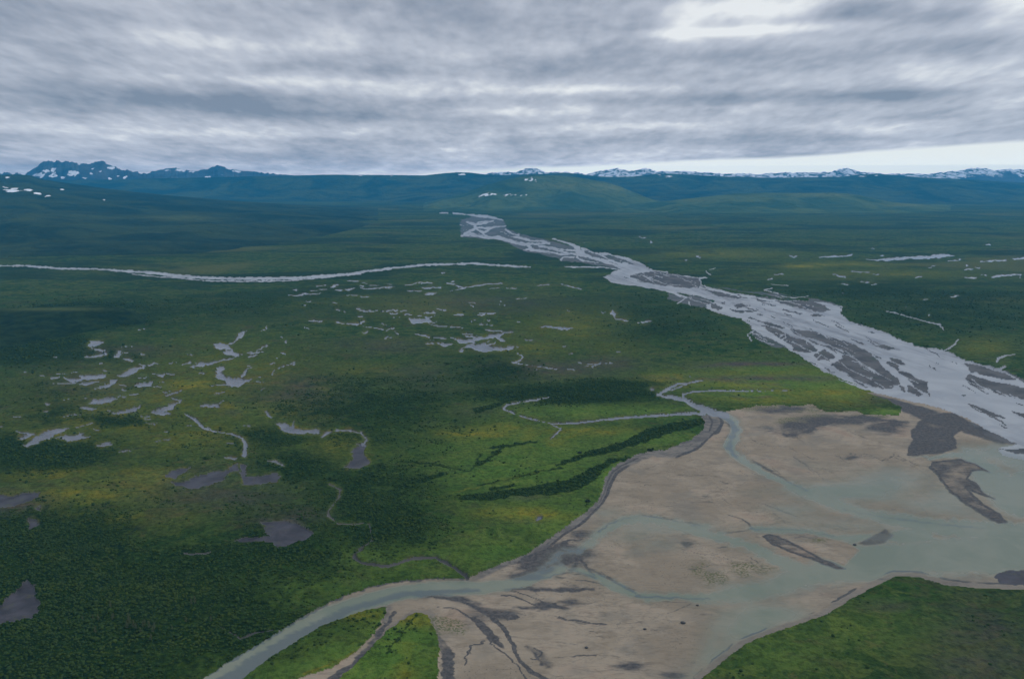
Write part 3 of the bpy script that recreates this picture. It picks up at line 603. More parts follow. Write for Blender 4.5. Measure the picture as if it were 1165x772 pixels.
# ------------------------------------------------------------------ relief
landc = (CID == 0).astype(float)
acc = np.zeros(UU.shape)
cnt = np.zeros(UU.shape)
for a in (0, 1):
    for b in (0, 1):
        acc[a:NR - 1 + a, b:NC - 1 + b] += landc
        cnt[a:NR - 1 + a, b:NC - 1 + b] += 1
lv = acc / cnt
tidv = np.zeros(UU.shape)
for a in (0, 1):
    for b in (0, 1):
        tidv[a:NR - 1 + a, b:NC - 1 + b] += np.isin(CID, [mud_id, gsp, gse]) | np.array([o['mat'] == 'gravel' for o in OBJ])[CID]
tidv /= cnt
GZ = lv * (1.3 + 1.2 * fbm(GX / 220, GY / 220, 3, 51) + .9 * np.maximum(fbm(GX / 14, GY / 14, 3, 52), -.3) * (.4 + scrub))
GZ += (1 - lv) * tidv * (.25 + .35 * fbm(GX / 35, GY / 35, 4, 53)) * (1 - np.clip(DEPTH, 0, 1))
GZ = GZ * sstep(24000, 6000, GY)


# ------------------------------------------------------------------ materials
def mat_new(name):
    m = bpy.data.materials.new(name)
    m.use_nodes = True
    nt = m.node_tree
    bs = nt.nodes['Principled BSDF']
    return m, nt, bs


class NT:
    def __init__(s, nt):
        s.nt = nt

    def n(s, t, **kw):
        nd = s.nt.nodes.new(t)
        for k, v in kw.items():
            if k.startswith('i_'):
                nd.inputs[k[2:]].default_value = v
            else:
                setattr(nd, k, v)
        return nd

    def l(s, a, b):
        s.nt.links.new(a, b)

    def val(s, x, sock):
        if isinstance(x, (int, float)):
            sock.default_value = x
        elif isinstance(x, (tuple, list)):
            sock.default_value = tuple(x) + ((1,) if len(x) == 3 and sock.type == 'RGBA' else ())
        else:
            s.l(x, sock)

    def math(s, op, a, b=0.0, c=None, clamp=False):
        nd = s.n('ShaderNodeMath', operation=op, use_clamp=clamp)
        s.val(a, nd.inputs[0])
        s.val(b, nd.inputs[1])
        if c is not None:
            s.val(c, nd.inputs[2])
        return nd.outputs[0]

    def mix(s, f, a, b, blend='MIX'):
        nd = s.n('ShaderNodeMix', data_type='RGBA', blend_type=blend)
        s.val(f, nd.inputs[0])
        s.val(a, nd.inputs[6])
        s.val(b, nd.inputs[7])
        return nd.outputs[2]

    def ramp(s, f, a, b, lo=0.0, hi=1.0, smooth=True):
        nd = s.n('ShaderNodeMapRange', interpolation_type='SMOOTHSTEP' if smooth else 'LINEAR')
        s.val(f, nd.inputs[0])
        for i, x in enumerate((a, b, lo, hi)):
            s.val(x, nd.inputs[i + 1])
        return nd.outputs[0]

    def noise(s, vec, scale, detail=4, rough=.55, dist=0.0):
        nd = s.n('ShaderNodeTexNoise')
        s.l(vec, nd.inputs['Vector'])
        nd.inputs['Scale'].default_value = scale
        nd.inputs['Detail'].default_value = detail
        nd.inputs['Roughness'].default_value = rough
        nd.inputs['Distortion'].default_value = dist
        return nd.outputs[0]

    def pos(s, sx=1, sy=1, sz=1):
        g = s.n('ShaderNodeNewGeometry')
        if sx == sy == sz == 1:
            return g.outputs['Position']
        v = s.n('ShaderNodeVectorMath', operation='MULTIPLY')
        s.l(g.outputs['Position'], v.inputs[0])
        v.inputs[1].default_value = (sx, sy, sz)
        return v.outputs[0]

    def attr(s, name='Mask'):
        a = s.n('ShaderNodeAttribute', attribute_name=name)
        sp = s.n('ShaderNodeSeparateColor')
        s.l(a.outputs['Color'], sp.inputs[0])
        return sp.outputs[0], sp.outputs[1], sp.outputs[2], a.outputs['Alpha']

    def bump(s, h, strength, dist, bs):
        b = s.n('ShaderNodeBump')
        b.inputs['Strength'].default_value = strength
        b.inputs['Distance'].default_value = dist
        s.l(h, b.inputs['Height'])
        s.l(b.outputs[0], bs.inputs['Normal'])


MATS = {}

# land: tundra, sedge, heath, scrub floor
m, nt, bs = mat_new('land')
t = NT(nt)
P = t.pos()
sc_, ye, br, me = t.attr()
n_big = t.noise(P, 1 / 150, 6, .6, .5)
n_mid = t.noise(P, 1 / 24, 6, .66, .6)
n_fin = t.noise(P, 1 / 4.5, 5, .7)
n_str = t.noise(t.pos(1, 1.5, 1), 1 / 62, 7, .68, 1.2)
c = t.mix(t.ramp(n_big, .36, .64), (.030, .072, .010), (.064, .094, .018))
c = t.mix(t.ramp(n_str, .47, .54, 0, .85), c, (.017, .044, .006))
c = t.mix(t.ramp(n_mid, .50, .58, 0, .8), c, (.084, .112, .022))
n_m2 = t.noise(P, 1 / 13, 5, .7, .8)
c = t.mix(t.ramp(n_m2, .53, .60, 0, .75), c, (.018, .044, .008))
n_m3 = t.noise(t.pos(1, 1.3, 1), 1 / 31, 6, .7, 1.5)
c = t.mix(t.math('MULTIPLY', t.ramp(n_m3, .57, .64, 0, .5), t.ramp(me, .3, .8, 1, .25)), c, (.105, .078, .030))
c = t.mix(t.ramp(n_str, .36, .46, .5, 0), c, (.070, .058, .026))
sy = t.n('ShaderNodeSeparateXYZ')
t.l(P, sy.inputs[0])
farm = t.ramp(sy.outputs[1], 1300, 2600)
n_far = t.noise(t.pos(.6, 1, 1), 1 / 420, 7, .66, .8)
n_fa2 = t.noise(t.pos(.6, 1, 1), 1 / 900, 6, .64, .8)
c = t.mix(t.math('MULTIPLY', farm, t.ramp(n_far, .47, .58, 0, .85)), c, (.014, .032, .010))
c = t.mix(t.math('MULTIPLY', farm, t.ramp(n_fa2, .54, .66, 0, .7)), c, (.105, .110, .030))
mm = t.math('MULTIPLY', me, t.ramp(n_mid, .25, .6, .6, 1))
c = t.mix(mm, c, t.mix(t.ramp(n_str, .38, .62), (.082, .165, .022), (.150, .215, .036)))
yy = t.math('MULTIPLY', ye, t.ramp(n_str, .34, .60, .35, 1.15), clamp=True)
c = t.mix(yy, c, t.mix(t.ramp(n_mid, .38, .62), (.215, .185, .018), (.130, .160, .022)))
bb = t.math('MULTIPLY', br, t.ramp(n_str, .34, .58, .3, 1.1), clamp=True)
c = t.mix(bb, c, t.mix(t.ramp(n_mid, .4, .6), (.098, .076, .050), (.070, .062, .060)))
sm = t.math('MULTIPLY', t.ramp(t.math('ADD', sc_, t.math('MULTIPLY', n_mid, 1.1)), .58, 1.14), .95)
c = t.mix(sm, c, t.mix(t.ramp(n_fin, .4, .65), (.008, .021, .002), (.022, .046, .005)))  # scrub floor, tones lowered to include the foreground cloud shadow
c = t.mix(t.ramp(n_fin, .36, .56, .85, 0), c, t.mix(.55, c, (.006, .014, .004)))
c = t.mix(t.ramp(n_fin, .56, .72, 0, .5), c, t.mix(.5, c, (.11, .12, .04)))
t.l(c, bs.inputs['Base Color'])
bs.inputs['Roughness'].default_value = 1
bs.inputs['Specular IOR Level'].default_value = .05
t.bump(t.math('ADD', n_fin, t.math('MULTIPLY', n_mid, 2.5)), .9, 3.0, bs)
MATS['land'] = m

# tidal mud and turbid water in one continuous shore
m, nt, bs = mat_new('tidal')
t = NT(nt)
P = t.pos()
de, si, al, ma = t.attr()
n_big = t.noise(P, 1 / 75, 6, .62, .6)
n_mid = t.noise(t.pos(.7, 1.4, 1), 1 / 18, 7, .70, 1.2)
n_fin = t.noise(P, 1 / 3.4, 5, .75)
rip = t.noise(t.pos(.30, 1.3, 1), 1 / 7.5, 6, .7, 2.2)
n_spk = t.noise(P, 1 / 1.8, 3, .6)
n_reg = t.noise(P, 1 / 48, 3, .6)
c = t.mix(t.ramp(n_big, .38, .62), (.222, .183, .132), (.302, .252, .186))
c = t.mix(t.ramp(n_mid, .48, .64, 0, .65), c, (.180, .148, .108))
c = t.mix(t.ramp(n_big, .53, .66, 0, .7), c, (.250, .182, .130))
c = t.mix(t.ramp(n_reg, .34, .48, .5, 0), c, (.160, .148, .122))
c = t.mix(t.ramp(rip, .52, .64, 0, .42), c, (.130, .110, .086))
c = t.mix(t.math('MULTIPLY', t.ramp(n_spk, .60, .68, 0, .85), t.ramp(n_reg, .50, .60)), c, (.075, .072, .062))
c = t.mix(t.ramp(n_fin, .56, .70, 0, .45), c, (.30, .265, .21))
rill = t.math('ABSOLUTE', t.math('SUBTRACT', t.noise(t.pos(.6, 1.2, 1), 1 / 26, 5, .6, 2.5), .5))
rill = t.math('MULTIPLY', t.ramp(rill, 0, .016, .55, 0), t.ramp(t.noise(P, 1 / 90, 3, .6), .48, .60))
c = t.mix(rill, c, (.085, .082, .074))
mg = t.mix(t.ramp(n_mid, .4, .6), (.080, .078, .078), (.19, .172, .145))
c = t.mix(t.math('MULTIPLY', ma, .93), c, t.mix(t.ramp(n_fin, .4, .6, 0, .5), mg, (.12, .115, .105)))
aa = t.ramp(t.math('ADD', al, t.math('MULTIPLY', n_fin, .9)), .60, 1.05, 0, .85)
aa = t.math('MULTIPLY', aa, t.math('MULTIPLY', t.ramp(al, .02, .2), t.ramp(n_spk, .44, .58, .12, 1)))
c = t.mix(aa, c, (.075, .085, .032))
ss = t.math('MULTIPLY', t.ramp(t.math('ADD', si, t.math('MULTIPLY', t.math('ADD', n_mid, t.math('MULTIPLY', rip, .6)), .8)), .72, 1.35), .95)
c = t.mix(t.math('MULTIPLY', ss, t.ramp(si, .01, .15)), c, t.mix(t.ramp(n_fin, .38, .62), (.045, .045, .047), (.092, .088, .084)))
water = t.mix(t.ramp(n_big, .38, .62), (.124, .152, .106), (.160, .178, .128))
water = t.mix(t.ramp(si, .25, .8, 0, .65), water, (.060, .080, .095))
water = t.mix(t.ramp(de, .3, .8, .75, 0), water, (.155, .158, .112))
wmix = t.ramp(t.math('ADD', de, t.math('MULTIPLY', t.math('SUBTRACT', n_mid, .5), .35)), .05, .90)
c = t.mix(t.math('MULTIPLY', wmix, .92), t.mix(t.ramp(de, .05, .35, 0, .15), c, (.10, .10, .09)), water)
t.l(c, bs.inputs['Base Color'])
t.l(t.ramp(de, .2, .7, .85, .25), bs.inputs['Roughness'])
t.l(t.ramp(de, .2, .7, .12, .4), bs.inputs['Specular IOR Level'])
bs.inputs['IOR'].default_value = 1.333
bb_ = t.n('ShaderNodeBump')
t.l(t.ramp(de, .2, .6, .5, .03), bb_.inputs['Strength'])
bb_.inputs['Distance'].default_value = .8
t.l(t.math('ADD', n_fin, rip), bb_.inputs['Height'])
t.l(bb_.outputs[0], bs.inputs['Normal'])
MATS['tidal'] = m


def water_mat(name, ca, cb, rough, bumpk, mixc=None, scale=1 / 60, weed=None, thread=False, spec=.5):
    m, nt, bs = mat_new(name)
    t = NT(nt)
    n = t.noise(t.pos(), scale, 5, .6, .6)
    c = t.mix(t.ramp(n, .35, .65), ca, cb)
    nf = t.noise(t.pos(.5, 1.3, 1), 1 / 14, 5, .65, 1.0)
    if thread:
        sh = t.n('ShaderNodeSeparateXYZ')
        t.l(t.pos(), sh.inputs[0])
        cc = t.n('ShaderNodeCombineXYZ')
        t.l(t.math('ADD', sh.outputs[0], t.math('MULTIPLY', sh.outputs[1], .15)), cc.inputs[0])
        t.l(t.math('MULTIPLY', sh.outputs[1], .16), cc.inputs[1])
        far = t.ramp(sh.outputs[1], 900, 1500, .35, 1)
        th = t.noise(cc.outputs[0], 1 / 20, 7, .66, 1.3)
        reg = t.noise(cc.outputs[0], 1 / 75, 3, .6, .8)
        k1 = t.ramp(t.math('ADD', th, t.math('MULTIPLY', t.math('SUBTRACT', reg, .5), .8)), .51, .58, 0, .7)
        c = t.mix(t.math('MULTIPLY', k1, far), c, (.150, .157, .168))
        k2 = t.ramp(t.math('ADD', t.noise(cc.outputs[0], 1 / 12, 6, .7, 1.5), t.math('MULTIPLY', t.math('SUBTRACT', reg, .5), .9)), .60, .66, 0, .85)
        c = t.mix(t.math('MULTIPLY', k2, far), c, (.085, .083, .088))
    c = t.mix(t.ramp(nf, .55, .75, 0, .3), c, t.mix(.5, c, (.05, .055, .06)))
    if mixc:
        r, g, b, a = t.attr()
        c = t.mix(t.ramp(t.math('ADD', g, t.math('MULTIPLY', t.math('SUBTRACT', nf, .5), .5)), .45, .92, .75, 0), c, (.150, .156, .165))
        c = t.mix(r, c, mixc)
    if weed:
        r, g, b, a = t.attr()
        c = t.mix(t.ramp(t.math('ADD', r, t.math('MULTIPLY', t.math('SUBTRACT', nf, .5), .5)), .45, .80, .75, 0), c, t.mix(.35, weed, (.09, .085, .085)))
        c = t.mix(t.ramp(t.noise(t.pos(.8, 1.2, 1), 1 / 11, 6, .7, 1.0), .56, .64, 0, .85), c, weed)
    t.l(c, bs.inputs['Base Color'])
    bs.inputs['Roughness'].default_value = rough
    bs.inputs['Specular IOR Level'].default_value = spec
    bs.inputs['IOR'].default_value = 1.333
    t.bump(t.noise(t.pos(), 1 / 2.5, 4), bumpk, .3, bs)
    MATS[name] = m


water_mat('river', (.215, .226, .238), (.290, .302, .308), .3, .12, (.140, .170, .135), thread=True)
water_mat('stream', (.095, .106, .120), (.14, .15, .162), .22, .1)
water_mat('pond', (.068, .072, .083), (.118, .123, .140), .10, .04, scale=1 / 26, weed=(.055, .06, .03))
water_mat('mudpool', (.020, .018, .022), (.050, .046, .054), .45, .15, scale=1 / 18, weed=(.05, .05, .026), spec=.3)
water_mat('creek', (.040, .039, .034), (.070, .066, .058), .4, .1, spec=.22)

m, nt, bs = mat_new('bed')
t = NT(nt)
c = t.mix(t.ramp(t.noise(t.pos(), 1 / 90, 5, .6, 1.0), .42, .58), (.028, .042, .034), (.070, .072, .072))
t.l(c, bs.inputs['Base Color'])
bs.inputs['Roughness'].default_value = .95
MATS['bed'] = m
m, nt, bs = mat_new('gravel')
t = NT(nt)
P = t.pos()
a_, b_ = t.noise(P, 1 / 40, 5, .6, .5), t.noise(P, 1 / 5, 4, .7)
c = t.mix(t.ramp(a_, .36, .62), (.050, .051, .052), (.096, .094, .092))
c = t.mix(t.ramp(b_, .5, .75, 0, .6), c, (.15, .14, .135))
c = t.mix(t.ramp(t.noise(P, 1 / 65, 4, .6, 1.5), .56, .68, 0, .65), c, (.045, .062, .042))
t.l(c, bs.inputs['Base Color'])
bs.inputs['Roughness'].default_value = .9
bs.inputs['Specular IOR Level'].default_value = .15
t.bump(b_, .5, .5, bs)
MATS['gravel'] = m


# ------------------------------------------------------------------ build ground objects from the cells
def tag(o, label=None, cat=None, group=None, kind=None):
    if kind:
        o['kind'] = kind
    if label:
        o['label'] = label
    if cat:
        o['category'] = cat
    if group:
        o['group'] = group


def raw_mesh(name, co, faces, smooth=True, mask=None):
    """co (n,3) float, faces (m,k) int"""
    me = bpy.data.meshes.new(name)
    k = faces.shape[1]
    me.vertices.add(len(co))
    me.vertices.foreach_set('co', np.ascontiguousarray(co, np.float32).ravel())
    me.loops.add(faces.size)
    me.loops.foreach_set('vertex_index', np.ascontiguousarray(faces, np.int32).ravel())
    me.polygons.add(len(faces))
    me.polygons.foreach_set('loop_start', np.arange(0, faces.size, k, dtype=np.int32))
    if smooth:
        me.polygons.foreach_set('use_smooth', np.ones(len(faces), bool))
    me.update(calc_edges=True)
    if mask is not None:
        at = me.attributes.new('Mask', 'FLOAT_COLOR', 'POINT')
        at.data.foreach_set('color', np.ascontiguousarray(mask, np.float32).ravel())
    me.validate()
    return me


VID = np.arange(NR * NC).reshape(NR, NC)
QUADS = np.stack([VID[1:, :-1], VID[1:, 1:], VID[:-1, 1:], VID[:-1, :-1]], -1)
FLATCO = np.stack([GX, GY, GZ], -1).reshape(-1, 3)
PONDM = np.stack([PEDGE] * 4, -1).reshape(-1, 4)
MASKFOR = dict(pond=PONDM, mudpool=PONDM, land=LANDM.reshape(-1, 4), tidal=TIDM.reshape(-1, 4), river=RIVM.reshape(-1, 4))
order = np.argsort(CID.ravel(), kind='stable')
srt = CID.ravel()[order]
bounds = np.searchsorted(srt, np.arange(len(OBJ) + 1))
QF = QUADS.reshape(-1, 4)
for i, o in enumerate(OBJ):
    cells = order[bounds[i]:bounds[i + 1]]
    if len(cells) == 0:
        continue
    q = QF[cells]
    uq, inv = np.unique(q, return_inverse=True)
    mk = MASKFOR.get(o['mat'])
    co = FLATCO[uq].copy()
    me = raw_mesh(o['name'], co, inv.reshape(-1, 4), True, None if mk is None else mk[uq])
    me.materials.append(MATS[o['mat']])
    ob = bpy.data.objects.new(o['name'], me)
    COL.objects.link(ob)
    if o['name'] == 'ground':
        tag(ob, 'green tundra plain with marsh, heath and meadow', 'ground', None, 'structure')
    else:
        tag(ob, o['label'], o['cat'], o['group'], 'structure')

# ------------------------------------------------------------------ hills and mountains
def hill_mat(name, ca, cb, cc, snow=True, sc=1.0):
    m, nt, bs = mat_new(name)
    t = NT(nt)
    P = t.pos()
    r, g, b, a = t.attr()
    n1, n2 = t.noise(P, 1 / (700 * sc), 7, .65, .8), t.noise(P, 1 / (150 * sc), 6, .68, .8)
    c = t.mix(t.ramp(n1, .38, .62), ca, cb)
    c = t.mix(t.ramp(n2, .5, .7, 0, .7), c, cc)
    c = t.mix(g, c, t.mix(t.ramp(n2, .4, .6), (.13, .15, .045), (.08, .11, .035)))  # sunlit patches painted into the hillside colour
    if snow:
        sn = t.ramp(t.math('ADD', r, t.math('MULTIPLY', t.math('SUBTRACT', n2, .5), 1.6)), .46, .54)
        c = t.mix(t.math('MULTIPLY', sn, t.ramp(r, .02, .1)), c, (.80, .83, .86))
    t.l(c, bs.inputs['Base Color'])
    bs.inputs['Roughness'].default_value = 1
    bs.inputs['Specular IOR Level'].default_value = .05
    t.bump(n2, .8, 60 * sc, bs)
    MATS[name] = m


hill_mat('tundra_hill', (.014, .032, .018), (.056, .078, .028), (.010, .024, .015))
hill_mat('green_hill', (.032, .068, .026), (.085, .120, .036), (.024, .050, .022))
hill_mat('dark_slope', (.010, .026, .014), (.036, .056, .020), (.008, .020, .012))
hill_mat('terrace', (.006, .017, .004), (.018, .034, .008), (.006, .014, .004), False, .05)
hill_mat('rock_mountain', (.040, .044, .044), (.090, .090, .084), (.026, .034, .032))


def hill(name, crest, Y, base, label, cat, mat, rough=30, wave=900, snow=(), sunlit=(), nu=260, nt_=46, back=.6, seed=0, power=1.25, snow_rand=0.0, jag=0.0):
    """crest: (x, y) survey line of the skyline standing Y metres away (number or list of (x, Y)); base: (x, y) survey line of its foot on the plain"""
    cx, cy = np.array([p[0] for p in crest], float), np.array([p[1] for p in crest], float)
    u = np.linspace(cx[0], cx[-1], nu)
    v = np.interp(u, cx, cy)
    if jag:
        v = v + jag * (np.abs(fbm(u / 7, u * 0 + seed, 4, 90 + seed, .65)) * 2 - .6) * np.clip((204 - v) / 6, .2, 1)
    Yc = np.full(nu, float(Y)) if not isinstance(Y, list) else np.interp(u, [p[0] for p in Y], [p[1] for p in Y])
    zc = crest_point(u, v, Yc)
    vb = np.interp(u, [p[0] for p in base], [p[1] for p in base])
    _, Yb = ground(u, vb)
    Yb = np.minimum(Yb, Yc * .93)
    tt = np.concatenate([np.linspace(0, 1, nt_), 1 + back * np.linspace(.06, 1, nt_ // 3)])
    T, U = np.meshgrid(tt, u, indexing='ij')
    YY = Yb + (Yc - Yb) * T
    s = np.where(T <= 1, np.clip(T, 0, 1) ** power * (1 + .0 * T), np.clip(1 - ((T - 1) / back) ** 1.3, -.1, 1))
    Z = zc * s
    X = (U - CU) / FPX * (YY * CP + (H - Z) * SP)
    n = fbm(X / wave, YY / wave, 5, 60 + seed)
    rid = 1 - np.abs(fbm(X / wave * 1.4, YY / wave * .8, 4, 80 + seed)) * 2
    w = np.sin(np.pi * np.clip(T, 0, 1)) ** .7
    Z = Z + w * rough * (n + .7 * (rid - .5)) + (T > .97) * rough * .10 * fbm(X / wave * 6, YY / wave * 6, 3, 99 + seed)
    cap = H + (zc - H) * YY / Yc - (1 - np.clip(T, 0, 1)) * .012 * Yc * .5
    Z = np.where(T <= .985, np.minimum(Z, np.maximum(cap, -12)), Z)
    Z = np.where(T < .02, -12, Z)
    b = (Z - H) / YY
    pv = CV - FPX * ((b * CP + SP) / (CP - b * SP))
    nw1, nw2 = fbm(U / 9, pv / 4, 3, 5 + seed), fbm(U / 7, pv / 4, 3, 6 + seed)
    M = np.zeros(U.shape + (4,))
    for x, y, rx, ry, st in snow:
        M[..., 0] = np.maximum(M[..., 0], 1.18 * st * np.exp(-((U + 3 * nw1 - x) / rx) ** 2 - ((pv + 1.5 * nw2 - y) / ry) ** 2))
    M[..., 0] *= 1 + .9 * fbm((U + 1.2 * pv) / 2.2, (pv - .4 * U) / 4.5, 3, 55 + seed)
    if snow_rand:
        M[..., 0] = np.maximum(M[..., 0], snow_rand * sstep(.25, .8, T + .5 * fbm(X / wave * 2, YY / wave * 2, 4, 7 + seed)))
    for x, y, rx, ry, st in sunlit:  # mask for the painted sunlit spots
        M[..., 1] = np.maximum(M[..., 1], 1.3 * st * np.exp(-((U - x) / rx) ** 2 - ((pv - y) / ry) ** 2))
    M[..., 3] = 1
    R_, C_ = U.shape
    ids = np.arange(R_ * C_).reshape(R_, C_)
    q = np.stack([ids[:-1, :-1], ids[:-1, 1:], ids[1:, 1:], ids[1:, :-1]], -1).reshape(-1, 4)
    me = raw_mesh(name, np.stack([X, YY, Z], -1).reshape(-1, 3), q, True, M.reshape(-1, 4))
    me.materials.append(MATS[mat])
    ob = bpy.data.objects.new(name, me)
    COL.objects.link(ob)
    tag(ob, label, cat, None, 'structure')


hill('mountain', [(520, 204), (545, 199), (565, 196.5), (585, 196), (600, 191.5), (609, 192), (622, 196), (645, 196), (668, 198), (690, 193.5), (702, 191.5), (716, 195), (733, 191), (748, 195), (775, 195), (800, 196.5), (830, 198), (870, 197.5),
                  (900, 196.5), (925, 197), (945, 195.5), (960, 191.5), (968, 192.5), (980, 196), (1010, 198), (1045, 198), (1075, 196.5), (1092, 194.5), (1104, 192), (1115, 191), (1130, 193.5), (1150, 192.5), (1165, 193.5), (1230, 190), (1350, 196), (1500, 200)],
     19500, [(-500, 221), (1700, 221)], 'distant chain of snowy peaks on the horizon at the right', 'mountain', 'rock_mountain', 60, 1300, snow_rand=.52, nu=520, seed=3, back=.2, jag=1.4)
hill('mountain', [(-260, 200), (-120, 192), (-40, 195), (0, 197), (29, 198.3), (39, 192.5), (47, 186), (55, 182.6), (68, 184), (80, 184.8), (90, 187), (103, 186.6), (112, 184.6), (119, 184.6), (126, 189), (140, 193), (161, 196.5), (185, 200), (215, 203), (240, 206)],
     15500, [(-400, 226), (400, 226)], 'craggy dark mountain with snow gullies at the far left', 'mountain', 'rock_mountain', 150, 800,
     snow=[(46, 199, 7, 3.5, .9), (52, 195, 4, 2.5, .9), (60, 194, 3, 3.5, .9), (84, 197, 6, 3, 1), (70, 202, 4, 2, .6), (103, 198, 3, 1.4, .8), (107, 192.5, 3, 1.2, .8), (117, 192, 3, 1.2, .7), (127, 191, 5, 1.3, 1), (124, 203, 2.5, 2, .9), (144, 201.5, 2, 1.4, .8), (96, 202, 3, 1.2, .6), (114, 195, 2.5, 1, .7), (135, 200, 2, 1, .7), (60, 200, 5, 3, .6), (61, 207, 2, 1.2, .8)], nu=420, seed=5, jag=2.4)
hill('mountain', [(150, 204), (172, 195.5), (183, 193.5), (198, 191.5), (210, 193), (222, 194.5), (233, 192.6), (248, 188.4), (256, 191), (266, 193.5), (290, 195.5), (315, 198), (345, 201), (390, 206)],
     17500, [(0, 223), (600, 223)], 'pointed grey mountain with snowfields right of the craggy one', 'mountain', 'rock_mountain', 120, 800,
     snow=[(205, 194, 6, 2, .8), (190, 194, 6, 1.4, .7), (236, 203, 5, 2, 1), (242, 205, 7, 1.2, .9), (268, 195, 5, 1.2, .9), (218, 195.5, 5, 1.2, .7), (255, 199, 5, 1, .4)], seed=6, jag=1.3, nu=360)
hill('hills', [(-700, 206), (-300, 206), (0, 205.5), (120, 204.5), (200, 202.5), (300, 200.4), (345, 199.5), (380, 198.8), (430, 199.2), (483, 199.5), (505, 197), (520, 195.8), (534, 196.2), (548, 198), (575, 199.2), (600, 198.5), (625, 197.6), (641, 196.6), (658, 198), (676, 200.3), (700, 201.5), (718, 201.3), (735, 199), (748, 197.6), (765, 197.6),
               (795, 199.5), (834, 201.2), (860, 201.8), (884, 202.2), (910, 201.6), (932, 201.6), (957, 201.2), (978, 198.6), (998, 197.6), (1012, 198.6), (1028, 200.4), (1067, 202.8), (1108, 205), (1165, 207.8), (1300, 208.5), (1500, 209)],
     13500, [(-700, 229), (300, 229), (500, 230), (800, 231), (1000, 231), (1165, 231), (1500, 231)], 'long blue ridge along the horizon with speckled snow', 'hills', 'tundra_hill', 55, 1300,
     snow=[(528, 197.6, 8, 1, .5), (760, 201, 16, 2.2, .42), (750, 199, 8, 1, .42), (1000, 200, 12, 1, .5), (980, 201, 10, 1, .45), (430, 199.5, 30, .6, .4)], nu=600, seed=8)
hill('hills', [(470, 236), (500, 227), (530, 219), (555, 210), (575, 204.5), (592, 200.5), (608, 198.8), (625, 199.2), (645, 200.8), (668, 203.5), (690, 207.5), (705, 212), (722, 219), (740, 226), (765, 233)],
     10300, [(450, 240), (560, 240), (660, 238), (780, 236)], 'green domed hill with snow flecks beyond the head of the river', 'hills', 'green_hill', 70, 800,
     snow=[(556, 221, 14, 1.8, .46), (547, 222, 6, 2, .42), (590, 222, 24, 1.8, .42), (604, 203.5, 10, 3, .52), (598, 204, 2, 2, .7), (611, 205, 2, 2, .6)], sunlit=[(690, 213, 30, 7, .9), (640, 211, 44, 5, .7), (610, 203, 20, 2, .4)], seed=9)
hill('hills', [(680, 238), (720, 232), (765, 228), (800, 224), (838, 220), (872, 219), (905, 219.6), (950, 219.2), (972, 221), (990, 225), (1015, 230), (1060, 234), (1110, 237)],
     9300, [(680, 242), (900, 243), (1120, 242)], 'low rounded hill in front of the long ridge at the right', 'hills', 'green_hill', 45, 700, sunlit=[(930, 221.5, 44, 2.4, .9), (1030, 233, 40, 2, .8), (800, 228, 30, 2, .5), (880, 222, 40, 2, .3)], seed=10)
hill('hills', [(-900, 185), (-300, 192), (-60, 196), (0, 199), (18, 198.4), (34, 199.5), (48, 204), (75, 208), (110, 213), (150, 218), (200, 223), (270, 229), (350, 235), (430, 240)],
     [(-300, 8200), (0, 8200), (430, 7700)], [(-900, 330), (-100, 300), (0, 296), (100, 294), (220, 292), (320, 282), (400, 262), (450, 248)], 'dark green valley slope with snow patches at the left', 'hills', 'dark_slope', 30, 700,
     snow=[(14, 217, 8, 1.6, 1), (17, 214, 5, 1, .8), (34, 216, 6, 1.2, .9), (43, 220, 5, 1.2, .9), (10, 202, 3, 1.6, .9), (54, 223, 4, 1.2, .8), (71, 215.6, 2.4, 1, .9), (117, 227, 3, 1, .8), (5, 213, 4, 1, .7)], sunlit=[(210, 248, 60, 5, .3), (60, 245, 60, 6, .2)], nu=360, nt_=80, seed=11, power=1.05)

hill('hills', [(-260, 357), (-120, 353), (0, 351.5), (40, 350), (75, 348.5), (110, 348.5), (135, 349.5), (150, 352.5), (160, 357), (166, 358.5)],
     1790, [(-260, 404), (-60, 402), (0, 399), (40, 393), (80, 384), (115, 375), (145, 364), (166, 359.5)], 'low dark scrub-covered terrace at the left edge of the marsh', 'hills', 'terrace', 2.5, 60, sunlit=[(60, 351.5, 60, 2.2, .4)], nu=200, nt_=40, seed=15, power=.75, back=.25)  # lit top of the terrace put into its colour

# ------------------------------------------------------------------ scrub: willow and alder bushes too many to count
def ico():
    p = (1 + 5 ** .5) / 2
    v = np.array([(-1, p, 0), (1, p, 0), (-1, -p, 0), (1, -p, 0), (0, -1, p), (0, 1, p), (0, -1, -p), (0, 1, -p), (p, 0, -1), (p, 0, 1), (-p, 0, -1), (-p, 0, 1)], float)
    v /= np.linalg.norm(v[0])
    f = np.array([(0, 11, 5), (0, 5, 1), (0, 1, 7), (0, 7, 10), (0, 10, 11), (1, 5, 9), (5, 11, 4), (11, 10, 2), (10, 7, 6), (7, 1, 8), (3, 9, 4), (3, 4, 2), (3, 2, 6), (3, 6, 8), (3, 8, 9), (4, 9, 5), (2, 4, 11), (6, 2, 10), (8, 6, 7), (9, 8, 1)])
    return v, f


def ico2():
    v, f = ico()
    v = list(map(tuple, v))
    mid, out = {}, []

    def mp(a, b):
        k = (min(a, b), max(a, b))
        if k not in mid:
            q = (np.array(v[a]) + np.array(v[b])) / 2
            v.append(tuple(q / np.linalg.norm(q)))
            mid[k] = len(v) - 1
        return mid[k]
    for a, b, c in f:
        x, y, z = mp(a, b), mp(b, c), mp(c, a)
        out += [(a, x, z), (b, y, x), (c, z, y), (x, y, z)]
    return np.array(v), np.array(out)


